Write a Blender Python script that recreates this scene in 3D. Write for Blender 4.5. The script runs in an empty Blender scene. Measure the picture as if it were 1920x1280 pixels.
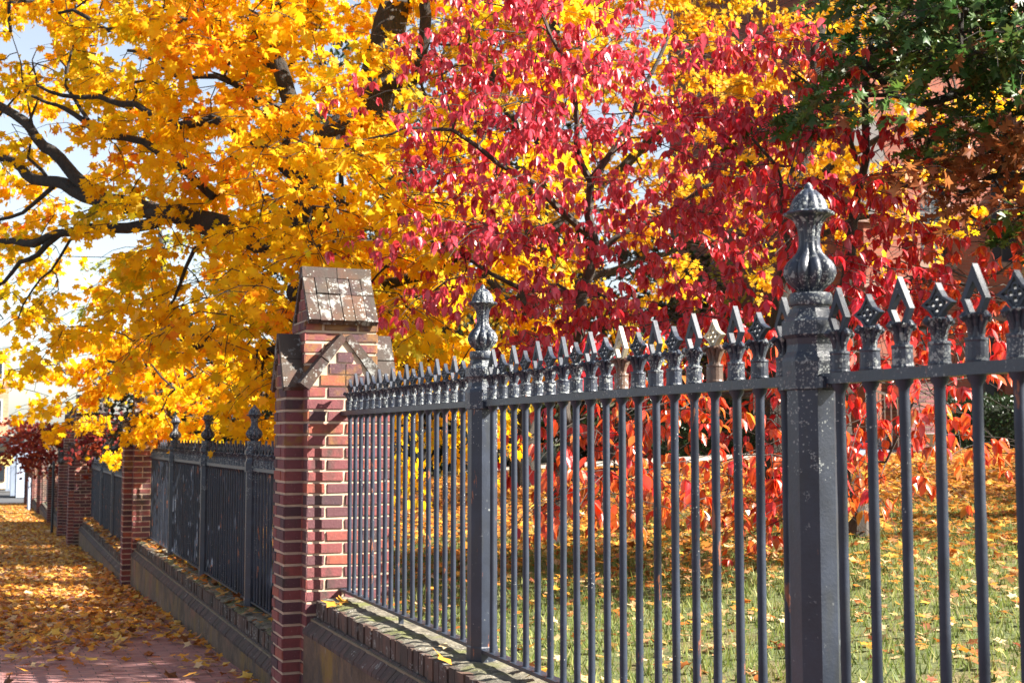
import bpy, math, random
import numpy as np
from mathutils import Vector, Matrix, noise as mnoise

random.seed(11)
rng = np.random.default_rng(11)
scene = bpy.context.scene
col = scene.collection
R = math.radians

# ---------------------------------------------------------------- camera, sky, sun
F = 2400.0
PSI, PIT = R(22.05), R(4.31)
cam_d = bpy.data.cameras.new('camera')
cam = bpy.data.objects.new('camera', cam_d)
col.objects.link(cam)
cam.location = (0, 0, 0)
cam.rotation_euler = (R(90) + PIT, 0, -PSI)
cam_d.sensor_width = 36.0
cam_d.lens = 45.0
cam_d.clip_start = 0.05
cam_d.clip_end = 3000
cam_d.dof.use_dof = True
cam_d.dof.focus_distance = 5.4
cam_d.dof.aperture_fstop = 7.1
scene.camera = cam

SUN_AZ, SUN_EL = R(54), R(36)          # azimuth from -Y towards +X
sun_dir = Vector((math.sin(SUN_AZ) * math.cos(SUN_EL), -math.cos(SUN_AZ) * math.cos(SUN_EL), math.sin(SUN_EL)))
w = bpy.data.worlds.new('World')
scene.world = w
w.use_nodes = True
nt = w.node_tree
bg = nt.nodes['Background']
sky = nt.nodes.new('ShaderNodeTexSky')
sky.sky_type = 'NISHITA'
sky.sun_disc = False
sky.sun_elevation = SUN_EL
sky.sun_rotation = math.atan2(sun_dir.x, sun_dir.y)
sky.dust_density = 1.2
sky.air_density = 1.0
hs = nt.nodes.new('ShaderNodeHueSaturation')
hs.inputs['Saturation'].default_value = 0.6
nt.links.new(sky.outputs[0], hs.inputs['Color'])
nt.links.new(hs.outputs[0], bg.inputs[0])
bg.inputs[1].default_value = 0.055
sl = bpy.data.lights.new('sun', 'SUN')
sl.energy = 5.0
sl.angle = R(0.53)
sl.color = (1.0, 0.94, 0.84)
so = bpy.data.objects.new('sun', sl)
col.objects.link(so)
so.rotation_euler = sun_dir.to_track_quat('Z', 'Y').to_euler()
scene.view_settings.view_transform = 'Standard'
scene.view_settings.look = 'None'
scene.view_settings.exposure = 2.15
scene.view_settings.gamma = 1.0

# ---------------------------------------------------------------- measuring helpers
def ray(x, y):
    a = (x - 960) / F
    b = (640 - y) / F
    h = math.cos(PIT) - b * math.sin(PIT)
    u = math.sin(PIT) + b * math.cos(PIT)
    return Vector((a * math.cos(PSI) + h * math.sin(PSI), -a * math.sin(PSI) + h * math.cos(PSI), u))
def P(x, y, d):
    """point seen at pixel x, y (1920x1280) at distance d along the view axis"""
    return ray(x, y) * d
def gz(Y):
    if Y < 20: return -1.312 - 0.0345 * Y
    if Y < 75: return -2.002 - 0.026 * (Y - 20)
    return -3.432
def lawn_z(X, Y):
    z = -0.99 + 0.06 * min(max(X - 2.1, 0), 12.6)
    z -= 0.037 * max(0, min(Y, 60) - 8.5) * math.exp(-max(X - 2.1, 0) / 3.0)
    z += 0.03 * math.sin(X * 0.9 + 1) * math.sin(Y * 0.7)*min(1, max(0,(X-2.1)/2))
    return z
def lawn_hit(x, y):
    r = ray(x, y)
    d = 4.0
    while d < 60:
        p = r * d
        if p.z < lawn_z(p.x, p.y): return p
        d += 0.05
    return r * 20

# ---------------------------------------------------------------- object helpers
def tag(o, label=None, cat=None, group=None, kind=None):
    if label: o['label'] = label
    if cat: o['category'] = cat
    if group: o['group'] = group
    if kind: o['kind'] = kind
    return o
def empty(name, loc=(0, 0, 0)):
    o = bpy.data.objects.new(name, None)
    o.empty_display_size = 0.2
    o.location = loc
    col.objects.link(o)
    return o
def link(name, mesh, parent=None, loc=(0, 0, 0)):
    o = bpy.data.objects.new(name, mesh)
    col.objects.link(o)
    if parent is not None: o.parent = parent
    o.location = loc
    return o

class MB:
    def __init__(s):
        s.v = []; s.f = []; s.c = []; s.m = []; s.col = 0.5
    def add(s, vs, fs, m=0, c=None):
        n = len(s.v)
        s.v += [tuple(p) for p in vs]
        s.c += [s.col if c is None else c] * len(vs)
        for f in fs:
            s.f.append(tuple(i + n for i in f)); s.m.append(m)
    def box(s, x0, x1, y0, y1, z0, z1, m=0, c=None, j=0.0):
        vs = [(x, y, z) for z in (z0, z1) for y in (y0, y1) for x in (x0, x1)]
        if j: vs = [tuple(q + random.uniform(-j, j) for q in p) for p in vs]
        s.add(vs, [(0, 2, 3, 1), (4, 5, 7, 6), (0, 1, 5, 4), (2, 6, 7, 3), (0, 4, 6, 2), (1, 3, 7, 5)], m, c)
    def prism(s, pts, ax, a0, a1, m=0, c=None):
        """extrude a 2-D polygon along axis ax (0,1,2) from a0 to a1"""
        def mk(p, a):
            q = list(p); q.insert(ax, a); return tuple(q)
        n = len(pts)
        vs = [mk(p, a0) for p in pts] + [mk(p, a1) for p in pts]
        fs = [tuple(range(n)), tuple(range(2 * n - 1, n - 1, -1))]
        for i in range(n): fs.append((i, i + n, (i + 1) % n + n, (i + 1) % n))
        s.add(vs, fs, m, c)
    def ring(s, outer, inner, ax, a0, a1, m=0):
        def mk(p, a):
            q = list(p); q.insert(ax, a); return tuple(q)
        n = len(outer)
        vs = [mk(p, a) for a in (a0, a1) for p in list(outer) + list(inner)]
        fs = []
        for i in range(n):
            k = (i + 1) % n
            fs.append((i, k, n + k, n + i)); fs.append((2*n+i, 3*n+i, 3*n+k, 2*n+k))
            fs.append((i, 2*n+i, 2*n+k, k)); fs.append((n+i, n+k, 3*n+k, 3*n+i))
        s.add(vs, fs, m)
    def lathe(s, prof, seg=24, cx=0, cy=0, lob=None, m=0, off=0.0, close=True):
        vs = []; fs = []
        for (z, r, *a) in prof:
            amp = a[0] if a else 0
            for k in range(seg):
                t = 2 * math.pi * (k + off) / seg
                rr = r * (1 + (amp * (abs(math.cos(lob * t / 2)) - 0.65) if lob and amp else 0))
                vs.append((cx + rr * math.cos(t), cy + rr * math.sin(t), z))
        for i in range(len(prof) - 1):
            for k in range(seg):
                a = i * seg + k; b = i * seg + (k + 1) % seg
                fs.append((a, b, b + seg, a + seg))
        if close:
            fs.append(tuple(range(seg - 1, -1, -1)))
            fs.append(tuple(range((len(prof) - 1) * seg, len(prof) * seg)))
        s.add(vs, fs, m)
    def tube(s, pts, rad, seg=6, m=0):
        pts = [Vector(p) for p in pts]
        n = len(pts); vs = []
        a_prev = None
        for i, p in enumerate(pts):
            t = (pts[min(i + 1, n - 1)] - pts[max(i - 1, 0)])
            t = t.normalized() if t.length > 1e-6 else Vector((0, 0, 1))
            if a_prev is None:
                a = t.cross(Vector((0.13, 0.21, 0.97)))
                if a.length < 0.3: a = t.cross(Vector((1, 0, 0)))
            else: a = a_prev - t * a_prev.dot(t)
            a.normalize(); a_prev = a; b = t.cross(a)
            for k in range(seg):
                th = 2 * math.pi * k / seg
                rr = rad[i]
                if seg >= 8: rr *= 1 + 0.22 * mnoise.noise(Vector((math.cos(th) * 1.3, math.sin(th) * 1.3, i * 0.6)) + p)
                vs.append(p + a * (rr * math.cos(th)) + b * (rr * math.sin(th)))
        fs = []
        for i in range(n - 1):
            for k in range(seg):
                a = i * seg + k; b = i * seg + (k + 1) % seg
                fs.append((a, b, b + seg, a + seg))
        fs.append(tuple(range(seg - 1, -1, -1))); fs.append(tuple(range((n - 1) * seg, n * seg)))
        s.add(vs, fs, m)
    def mesh(s, name, mats, smooth=False):
        me = bpy.data.meshes.new(name)
        me.from_pydata(s.v, [], s.f)
        for mt in (mats if isinstance(mats, (list, tuple)) else [mats]): me.materials.append(mt)
        me.polygons.foreach_set('material_index', s.m)
        at = me.attributes.new('tone', 'FLOAT', 'POINT')
        at.data.foreach_set('value', s.c)
        if smooth:
            me.polygons.foreach_set('use_smooth', [True] * len(s.f))
            try: me.set_sharp_from_angle(angle=R(38))
            except Exception: pass
        me.update()
        return me
    def build(s, name, mats, parent=None, smooth=False, loc=(0, 0, 0)):
        return link(name, s.mesh(name, mats, smooth), parent, loc)

# ---------------------------------------------------------------- material helpers
class NT:
    def __init__(s, name):
        s.mat = bpy.data.materials.new(name); s.mat.use_nodes = True
        s.t = s.mat.node_tree; s.n = s.t.nodes; s.l = s.t.links
        s.b = s.n['Principled BSDF']; s.out = s.n['Material Output']
        s.b.inputs['Roughness'].default_value = 0.8
    def new(s, kind, **kw):
        nd = s.n.new('ShaderNode' + kind)
        for k, v in kw.items(): setattr(nd, k, v)
        return nd
    def set(s, sock, v):
        if hasattr(v, 'is_output') or isinstance(v, bpy.types.NodeSocket): s.l.new(v, sock)
        else: sock.default_value = v
    def coord(s, which='Object', scale=(1, 1, 1)):
        c = s.new('TexCoord'); mp = s.new('Mapping')
        mp.inputs['Scale'].default_value = scale
        s.l.new(c.outputs[which], mp.inputs[0]); return mp.outputs[0]
    def world(s, scale=(1, 1, 1)):
        g = s.new('NewGeometry'); mp = s.new('Mapping')
        mp.inputs['Scale'].default_value = scale
        s.l.new(g.outputs['Position'], mp.inputs[0]); return mp.outputs[0]
    def noise(s, vec, scale, detail=4, rough=0.6, out=0):
        nd = s.new('TexNoise'); nd.inputs['Scale'].default_value = scale
        nd.inputs['Detail'].default_value = detail; nd.inputs['Roughness'].default_value = rough
        s.l.new(vec, nd.inputs['Vector']); return nd.outputs[out]
    def ramp(s, fac, stops, interp='LINEAR'):
        nd = s.new('ValToRGB'); nd.color_ramp.interpolation = interp
        e = nd.color_ramp.elements
        while len(e) < len(stops): e.new(0.5)
        for q, (p, c) in zip(e, stops):
            q.position = p; q.color = (c, c, c, 1) if isinstance(c, (int, float)) else (*c, 1)
        s.l.new(fac, nd.inputs[0]); return nd.outputs[0]
    def mix(s, fac, a, b, mode='MIX'):
        nd = s.new('Mix', data_type='RGBA', blend_type=mode)
        s.set(nd.inputs[0], fac)
        s.set(nd.inputs[6], (*a, 1) if isinstance(a, tuple) else a)
        s.set(nd.inputs[7], (*b, 1) if isinstance(b, tuple) else b)
        return nd.outputs[2]
    def math(s, op, a, b=0.0):
        nd = s.new('Math', operation=op); s.set(nd.inputs[0], a); s.set(nd.inputs[1], b)
        return nd.outputs[0]
    def attr(s, name, out='Fac'):
        nd = s.new('Attribute', attribute_name=name); return nd.outputs[out]
    def bump(s, h, strength=0.4, dist=0.01):
        nd = s.new('Bump'); nd.inputs['Strength'].default_value = strength
        nd.inputs['Distance'].default_value = dist
        s.l.new(h, nd.inputs['Height']); s.l.new(nd.outputs[0], s.b.inputs['Normal'])
    def spots(s, vec, scale, size, mask_scale, mask_lo, mask_hi):
        """round lichen spots of varied size gathered in patches"""
        nz = s.new('TexNoise'); nz.inputs['Scale'].default_value = scale * 1.4
        s.l.new(vec, nz.inputs['Vector'])
        ad = s.new('VectorMath', operation='MULTIPLY_ADD')
        s.l.new(nz.outputs['Color'], ad.inputs[0]); ad.inputs[1].default_value = (0.6 / scale,) * 3
        s.l.new(vec, ad.inputs[2])
        v = s.new('TexVoronoi'); v.inputs['Scale'].default_value = scale
        s.l.new(ad.outputs[0], v.inputs['Vector'])
        sp = s.new('SeparateColor'); s.l.new(v.outputs['Color'], sp.inputs[0])
        lim = s.math('MULTIPLY', s.math('POWER', sp.outputs[0], 1.6), size)
        hit = s.math('LESS_THAN', v.outputs['Distance'], lim)
        mk = s.ramp(s.noise(vec, mask_scale, 3), [(mask_lo, 0.0), (mask_hi, 1.0)])
        return s.math('MULTIPLY', hit, s.math('GREATER_THAN', mk, 0.5))

def m_iron(name, lichen=0.0, rust=0.5, base=(0.014, 0.0185, 0.030)):
    m = NT(name); v = m.world()
    c = m.mix(m.ramp(m.noise(v, 9, 5), [(0.3, 0.0), (0.7, 1.0)]), base, tuple(q * 1.9 for q in base))
    oi = m.new('ObjectInfo')
    grime = m.ramp(m.noise(m.world((6, 6, 1.2)), 3, 4), [(0.52, 0.0), (0.66, 1.0)])
    c = m.mix(m.math('MULTIPLY', grime, 0.45), c, (0.026, 0.028, 0.027))
    rv = m.world((14, 14, 3.0))
    r1 = m.noise(rv, 2.2, 6, 0.7)
    thr = m.math('ADD', m.math('MULTIPLY', oi.outputs['Random'], 0.14), r1)
    rmask = m.ramp(thr, [(0.80 - 0.12 * rust, 0.0), (0.84 - 0.12 * rust, 1.0)])
    c = m.mix(rmask, c, m.mix(m.noise(v, 60, 3), (0.16, 0.045, 0.025), (0.30, 0.12, 0.06)))
    c = m.mix(m.ramp(m.noise(m.world((25, 25, 1.4)), 2.0, 5, .7), [(0.64, 0.0), (0.72, 0.4)]), c, (0.10, 0.055, 0.032))
    if lichen:
        s1 = m.spots(v, 85, 0.62, 7, 0.62 - 0.14 * lichen, 0.66 - 0.14 * lichen)
        s2 = m.spots(v, 210, 0.7, 12, 0.62 - 0.12 * lichen, 0.66 - 0.12 * lichen)
        if lichen < .5:
            oc = m.new('TexCoord'); sz = m.new('SeparateXYZ'); m.l.new(oc.outputs['Object'], sz.inputs[0])
            hz = m.ramp(m.math('ADD', m.math('MULTIPLY', sz.outputs[2], 0.8), m.math('MULTIPLY', m.noise(v, 6, 3), 0.6)), [(0.10, 0.0), (0.42, 1.0)])
            s1 = m.math('MULTIPLY', m.spots(v, 130, 0.45, 9, 0.50, 0.54), m.math('GREATER_THAN', hz, 0.5)); s2 = m.math('MULTIPLY', s2, m.math('GREATER_THAN', hz, 0.4))
        crust = m.ramp(m.noise(v, 38, 6, 0.75), [(0.66 - 0.07 * lichen, 0.0), (0.70 - 0.07 * lichen, 1.0)])
        tot = m.math('MAXIMUM', m.math('MAXIMUM', s1, s2), m.math('MULTIPLY', crust, 0.8))
        c = m.mix(tot, c, m.mix(m.noise(v, 25, 2), (0.36, 0.38, 0.37), (0.12, 0.13, 0.13)))
        m.l.new(m.ramp(tot, [(0.0, 0.42), (1.0, 0.95)]), m.b.inputs['Roughness'])
        m.bump(m.math('ADD', m.noise(v, 90, 3), m.math('MULTIPLY', tot, 0.8)), 0.25 + .25 * (lichen > .5), 0.003)
    else:
        s3 = m.spots(v, 150, 0.3, 5, 0.60, 0.64)
        c = m.mix(s3, c, (0.42, 0.42, 0.40))
        m.b.inputs['Roughness'].default_value = 0.5
        m.b.inputs['Specular IOR Level'].default_value = 0.34
        m.bump(m.math('ADD', m.noise(v, 90, 3), m.math('MULTIPLY', rmask, 1.5)), 0.3, 0.002)
    m.l.new(c, m.b.inputs['Base Color'])
    return m.mat

def m_brick(name, stops, stain=0.5, lichen=0.0, ochre=0.0):
    m = NT(name); v = m.world()
    c = m.ramp(m.attr('tone'), stops)
    c = m.mix(m.ramp(m.noise(v, 30, 6, 0.7), [(0.35, 0.0), (0.75, 0.55)]), c, (0.09, 0.035, 0.035))
    c = m.mix(m.ramp(m.noise(v, 90, 4), [(0.62, 0.0), (0.75, 0.6 if lichen < .5 else 0.08)]), c, (0.42, 0.28, 0.22))
    st = m.ramp(m.noise(m.world((1, 1, 0.5)), 4.0, 5, 0.65), [(0.60 - 0.16 * stain, 0.0), (0.72 - 0.16 * stain, 0.85)])
    c = m.mix(st, c, (0.045, 0.035, 0.028))
    if ochre:
        och = m.ramp(m.noise(v, 7, 5), [(0.50, 0.0), (0.62, 0.75)])
        c = m.mix(m.math('MULTIPLY', och, ochre), c, (0.22, 0.11, 0.03) if not lichen else (0.12, 0.065, 0.025))
    if lichen:
        tot = m.math('MAXIMUM', m.spots(v, 70, 0.5, 7, 0.64 - .12 * lichen, 0.68 - .12 * lichen),
                     m.ramp(m.noise(v, 9, 8, 0.72), [(0.64 - 0.08 * lichen, 0.0), (0.70 - 0.08 * lichen, 1.0)]))
        c = m.mix(tot, c, m.mix(m.noise(v, 30, 4), (0.13, 0.13, 0.12), (0.33, 0.33, 0.31)))
    m.l.new(c, m.b.inputs['Base Color'])
    m.b.inputs['Roughness'].default_value = 0.88
    m.bump(m.noise(v, 70, 6, 0.7), 0.7, 0.006)
    return m.mat

def m_plain(name, a, b, scale=6, rough=0.85, bumpv=0.4, bscale=60, vec=(1, 1, 1), bd=0.006):
    m = NT(name); v = m.world(vec)
    c = m.mix(m.ramp(m.noise(v, scale, 6, 0.65), [(0.32, 0.0), (0.68, 1.0)]), a, b)
    m.l.new(c, m.b.inputs['Base Color'])
    m.b.inputs['Roughness'].default_value = rough
    if bumpv: m.bump(m.noise(m.world(vec), bscale, 5), bumpv, bd)
    return m.mat

def m_leaf(name, rough=0.5, trans=0.5, spec=0.4):
    m = NT(name)
    c = m.attr('leafcol', 'Color')
    v = m.world()
    c = m.mix(m.ramp(m.noise(v, 55, 3), [(0.45, 0.0), (0.75, 0.35)]), c, m.mix(1.0, c, (0.8, 0.68, 0.6), 'MULTIPLY'))
    m.l.new(c, m.b.inputs['Base Color'])
    m.b.inputs['Roughness'].default_value = rough
    m.b.inputs['Specular IOR Level'].default_value = spec
    tr = m.new('BsdfTranslucent'); m.l.new(c, tr.inputs[0])
    mx = m.new('MixShader'); mx.inputs[0].default_value = trans
    m.l.new(m.b.outputs[0], mx.inputs[1]); m.l.new(tr.outputs[0], mx.inputs[2])
    m.l.new(mx.outputs[0], m.out.inputs[0])
    return m.mat

def m_wallbrick(name, c1, c2, mortar, sc=1.0):
    """brick texture on axis-aligned walls, wrapped round corners"""
    m = NT(name)
    g = m.new('NewGeometry'); sp = m.new('SeparateXYZ'); m.l.new(g.outputs['Position'], sp.inputs[0])
    cb = m.new('CombineXYZ')
    m.l.new(m.math('ADD', sp.outputs[0], sp.outputs[1]), cb.inputs[0]); m.l.new(sp.outputs[2], cb.inputs[1])
    b = m.new('TexBrick'); m.l.new(cb.outputs[0], b.inputs['Vector'])
    b.inputs['Scale'].default_value = 1.0
    b.inputs['Brick Width'].default_value = 0.21 * sc; b.inputs['Row Height'].default_value = 0.0677 * sc
    b.inputs['Mortar Size'].default_value = 0.005; b.inputs['Mortar Smooth'].default_value = 0.2
    b.inputs['Color1'].default_value = (*c1, 1); b.inputs['Color2'].default_value = (*c2, 1)
    b.inputs['Mortar'].default_value = (*mortar, 1)
    v = m.world()
    c = m.mix(m.ramp(m.noise(v, 1.3, 5), [(0.4, 0.0), (0.75, 0.5)]), b.outputs[0], m.mix(1.0, b.outputs[0], (0.55, 0.5, 0.5), 'MULTIPLY'))
    m.l.new(c, m.b.inputs['Base Color']); m.b.inputs['Roughness'].default_value = 0.9
    m.bump(m.math('SUBTRACT', 1.0, b.outputs['Fac']), 0.5, 0.006)
    return m.mat

M = {}
M['iron'] = m_iron('iron_paint', 0, 0.7)
M['iron_l'] = m_iron('iron_paint_lichen', 1.0, 0.3)
M['iron_m'] = m_iron('iron_paint_speckled', 0.35, 0.4)
M['iron_pale'] = m_iron('iron_worn_primer', 0.3, 0.1, (0.26, 0.22, 0.15))
BR = [(0.0, (0.05, 0.026, 0.034)), (0.25, (0.10, 0.038, 0.045)), (0.5, (0.165, 0.045, 0.050)), (0.8, (0.22, 0.055, 0.050)), (1.0, (0.30, 0.075, 0.042))]
M['iron_rust'] = m_iron('iron_rusty_collar', 0.2, 1.3, (0.065, 0.038, 0.026))
M['brick'] = m_brick('pier_brick', BR, 0.42)
M['brick_top'] = m_brick('pier_brick_weathered', BR, 0.5, 0.0, 1.0)
M['cap'] = m_brick('pier_cap_brick', [(0, (0.016, 0.013, 0.012)), (0.5, (0.035, 0.022, 0.017)), (1, (0.09, 0.045, 0.022))], 1.1, 1.15, 0.3)
M['mortar'] = m_plain('pier_mortar', (0.50, 0.37, 0.27), (0.36, 0.27, 0.20), 14, 0.95)
M['mortar_d'] = m_plain('old_mortar', (0.20, 0.16, 0.11), (0.12, 0.10, 0.06), 10, 0.95)
M['rowlock'] = m_brick('coping_brick', [(0, (0.05, 0.038, 0.03)), (0.5, (0.085, 0.055, 0.04)), (1, (0.12, 0.07, 0.045))], 1.0, 0.65)
M['sloped'] = m_brick('sloped_brick', [(0, (0.03, 0.026, 0.024)), (0.5, (0.05, 0.04, 0.036)), (1, (0.09, 0.055, 0.045))], 0.8, 0.3)

def m_stucco():
    m = NT('wall_stucco'); v = m.world()
    c = m.mix(m.ramp(m.noise(v, 5, 6, 0.7), [(0.35, 0.0), (0.65, 1.0)]), (0.07, 0.048, 0.032), (0.17, 0.11, 0.07))
    st = m.noise(m.world((1, 1.3, 0.6)), 2.2, 6, 0.75)
    c = m.mix(m.ramp(st, [(0.50, 0.0), (0.64, 0.75)]), c, (0.24, 0.145, 0.02))
    c = m.mix(m.ramp(m.noise(m.world((1, 2, 0.8)), 6.0, 6, 0.75), [(0.63, 0.0), (0.68, 0.7)]), c, (0.33, 0.32, 0.30))
    c = m.mix(m.ramp(m.noise(v, 2.1, 5), [(0.56, 0.0), (0.66, 0.6)]), c, (0.23, 0.09, 0.06))
    c = m.mix(m.ramp(m.noise(m.world((1, 1.6, 0.9)), 3.4, 7, 0.75), [(0.52, 0.0), (0.66, 0.8)]), c, (0.05, 0.045, 0.038))
    m.l.new(c, m.b.inputs['Base Color']); m.b.inputs['Roughness'].default_value = 0.9
    m.bump(m.noise(v, 28, 7, 0.75), 0.9, 0.015)
    return m.mat
M['stucco'] = m_stucco()
def m_coping():
    m = NT('coping_mossy_top'); v = m.world()
    c = m.mix(m.ramp(m.noise(v, 12, 7, 0.7), [(0.35, 0.0), (0.65, 1.0)]), (0.09, 0.08, 0.06), (0.27, 0.24, 0.18))
    c = m.mix(m.ramp(m.noise(v, 3.1, 5), [(0.50, 0.0), (0.62, 0.85)]), c, (0.13, 0.14, 0.03))
    c = m.mix(m.ramp(m.noise(v, 40, 5, 0.7), [(0.60, 0.0), (0.66, 0.8)]), c, (0.55, 0.52, 0.45))
    c = m.mix(m.ramp(m.noise(v, 11, 6, 0.75), [(0.52, 0.0), (0.60, 0.85)]), c, (0.05, 0.045, 0.035))
    m.l.new(c, m.b.inputs['Base Color']); m.b.inputs['Roughness'].default_value = 0.95
    m.bump(m.noise(v, 40, 7, 0.75), 1.0, 0.015)
    return m.mat
M['coping'] = m_coping()

def m_paving():
    m = NT('brick_paving')
    g = m.new('NewGeometry'); mp = m.new('Mapping'); m.l.new(g.outputs['Position'], mp.inputs[0])
    b = m.new('TexBrick'); m.l.new(mp.outputs[0], b.inputs['Vector'])
    b.inputs['Scale'].default_value = 1; b.inputs['Brick Width'].default_value = 0.205
    b.inputs['Row Height'].default_value = 0.103; b.inputs['Mortar Size'].default_value = 0.004
    b.inputs['Color1'].default_value = (0.27, 0.105, 0.095, 1); b.inputs['Color2'].default_value = (0.36, 0.18, 0.16, 1)
    b.inputs['Mortar'].default_value = (0.05, 0.04, 0.035, 1)
    v = m.world()
    c = m.mix(m.ramp(m.noise(v, 2.2, 5), [(0.4, 0.0), (0.7, 0.6)]), b.outputs[0], (0.22, 0.12, 0.13))
    c = m.mix(m.ramp(m.noise(v, 45, 5), [(0.58, 0.0), (0.7, 0.5)]), c, (0.33, 0.23, 0.2))
    m.l.new(c, m.b.inputs['Base Color']); m.b.inputs['Roughness'].default_value = 0.75
    h = m.math('ADD', m.math('MULTIPLY', b.outputs['Fac'], -1.0), m.math('MULTIPLY', m.noise(v, 50, 5), 0.6))
    m.bump(h, 0.6, 0.006)
    return m.mat
M['paving'] = m_paving()
def m_lawn():
    m = NT('lawn_turf'); v = m.world()
    c = m.mix(m.ramp(m.noise(v, 8, 7, 0.75), [(0.3, 0.0), (0.7, 1.0)]), (0.055, 0.08, 0.022), (0.14, 0.15, 0.05))
    c = m.mix(m.ramp(m.noise(v, 1.7, 6, 0.7), [(0.5, 0.0), (0.62, 0.7)]), c, (0.17, 0.11, 0.05))
    m.l.new(c, m.b.inputs['Base Color']); m.b.inputs['Roughness'].default_value = 0.95
    m.bump(m.noise(v, 60, 6), 0.8, 0.02)
    return m.mat
M['lawn'] = m_lawn()
M['asphalt'] = m_plain('asphalt', (0.045, 0.046, 0.05), (0.075, 0.075, 0.078), 20, 0.9, 0.5, 180)
M['kerb'] = m_plain('kerb_stone', (0.36, 0.35, 0.33), (0.26, 0.25, 0.24), 8)
M['path'] = m_plain('path_concrete', (0.40, 0.34, 0.29), (0.32, 0.27, 0.23), 4, 0.9, 0.3)
M['bark'] = m_plain('maple_bark', (0.014, 0.011, 0.009), (0.040, 0.032, 0.026), 9, 0.95, 0.9, 22, (2.5, 2.5, 0.6), 0.03)
M['bark_g'] = m_plain('dogwood_bark', (0.024, 0.018, 0.014), (0.075, 0.060, 0.048), 14, 0.9, 0.6, 40, (2, 2, 0.8))
M['leaf_m'] = m_leaf('maple_leaf', 0.5, 0.62, 0.18)
M['leaf_d'] = m_leaf('dogwood_leaf', 0.33, 0.46, 0.95)
M['leaf_o'] = m_leaf('oak_leaf', 0.42, 0.4, 0.35)
M['leaf_e'] = m_leaf('evergreen_leaf', 0.35, 0.2, 0.5)
M['leaf_f'] = m_leaf('fallen_leaf', 0.6, 0.25, 0.25)
M['grass'] = m_leaf('grass_blade', 0.55, 0.4, 0.3)
M['bbrick'] = m_wallbrick('hall_brick', (0.24, 0.062, 0.030), (0.17, 0.044, 0.026), (0.15, 0.085, 0.06))
M['bstone'] = m_plain('hall_sandstone', (0.22, 0.13, 0.10), (0.15, 0.09, 0.07), 5)
M['bframe'] = m_plain('hall_window_frame', (0.05, 0.035, 0.03), (0.03, 0.02, 0.02), 5, 0.6, 0)
mg = NT('dark_glass'); mg.b.inputs['Base Color'].default_value = (0.02, 0.025, 0.03, 1); mg.b.inputs['Roughness'].default_value = 0.25
M['glass'] = mg.mat
M['white'] = m_plain('white_paint', (0.75, 0.76, 0.78), (0.6, 0.62, 0.65), 3, 0.6, 0)
M['panel'] = m_plain('kiosk_panel', (0.34, 0.40, 0.50), (0.28, 0.33, 0.42), 2, 0.6, 0)
M['cream'] = m_plain('cream_render', (0.72, 0.60, 0.42), (0.62, 0.5, 0.34), 2, 0.85, 0.2)
M['blueg'] = m_plain('blue_grey_paint', (0.20, 0.24, 0.31), (0.15, 0.18, 0.24), 2, 0.6, 0)
M['orangeb'] = m_wallbrick('street_brick', (0.50, 0.22, 0.12), (0.40, 0.17, 0.10), (0.4, 0.3, 0.25))
M['black'] = m_plain('black_metal', (0.015, 0.016, 0.018), (0.03, 0.03, 0.032), 8, 0.45, 0)
M['gold'] = m_plain('sign_gold', (0.55, 0.42, 0.13), (0.46, 0.34, 0.10), 6, 0.5, 0)
M['roof'] = m_plain('slate_roof', (0.06, 0.06, 0.07), (0.09, 0.09, 0.1), 6, 0.8, 0.3)

# ---------------------------------------------------------------- ground
FX = 1.9                                 # the fence stands in the plane X = 1.9
def grid_sheet(name, xs, ys, zf, mat):
    b = MB()
    vs = [(x, y, zf(x, y)) for y in ys for x in xs]
    n = len(xs); fs = []
    for j in range(len(ys) - 1):
        for i in range(n - 1):
            a = j * n + i; fs.append((a, a + 1, a + n + 1, a + n))
    b.add(vs, fs)
    o = b.build(name, mat, smooth=True)
    return tag(o, kind='structure')
ys = [-12 + 1.5 * i for i in range(59)]
grid_sheet('ground', [-400, -150, -60, -20, 0, 20, 60, 150, 400], [-200, -60, -12] + [0 + 6 * i for i in range(13)] + [90, 140, 250, 600], lambda x, y: gz(max(y, -12)) - 0.35 if y < 75 else -3.6, M['asphalt'])
grid_sheet('sidewalk', [-2.0, -1.0, 0.0, 0.9, 1.9], [y for y in ys if y <= 73], lambda x, y: gz(y) + 0.02 * (0.5 - abs(x) / 4), M['paving'])
grid_sheet('road', [-11, -7, -2.15], [-12 + 3 * i for i in range(29)], lambda x, y: gz(y) - 0.14, M['asphalt'])
kb = MB()
for i in range(56):
    y0 = -12 + 1.52 * i
    kb.add([(x, y, z) for (y) in (y0 + .005, y0 + 1.51) for (x, z) in ((-2.15, gz(y) - .2), (-2.15, gz(y) + .003), (-2.0, gz(y) + .008), (-2.0, gz(y) - .2))],
           [(0, 1, 5, 4), (1, 2, 6, 5), (2, 3, 7, 6), (0, 3, 2, 1), (4, 5, 6, 7)])
tag(kb.build('kerb', M['kerb']), kind='structure')
xl = [1.98 + 0.0] + [2.1 + 0.6 * i for i in range(26)] + [20, 26, 34, 45, 60, 80, 120]
yl = [-14 + 0.8 * i for i in range(90)] + [62, 70]
grid_sheet('lawn', xl, yl, lawn_z, M['lawn'])
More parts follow.
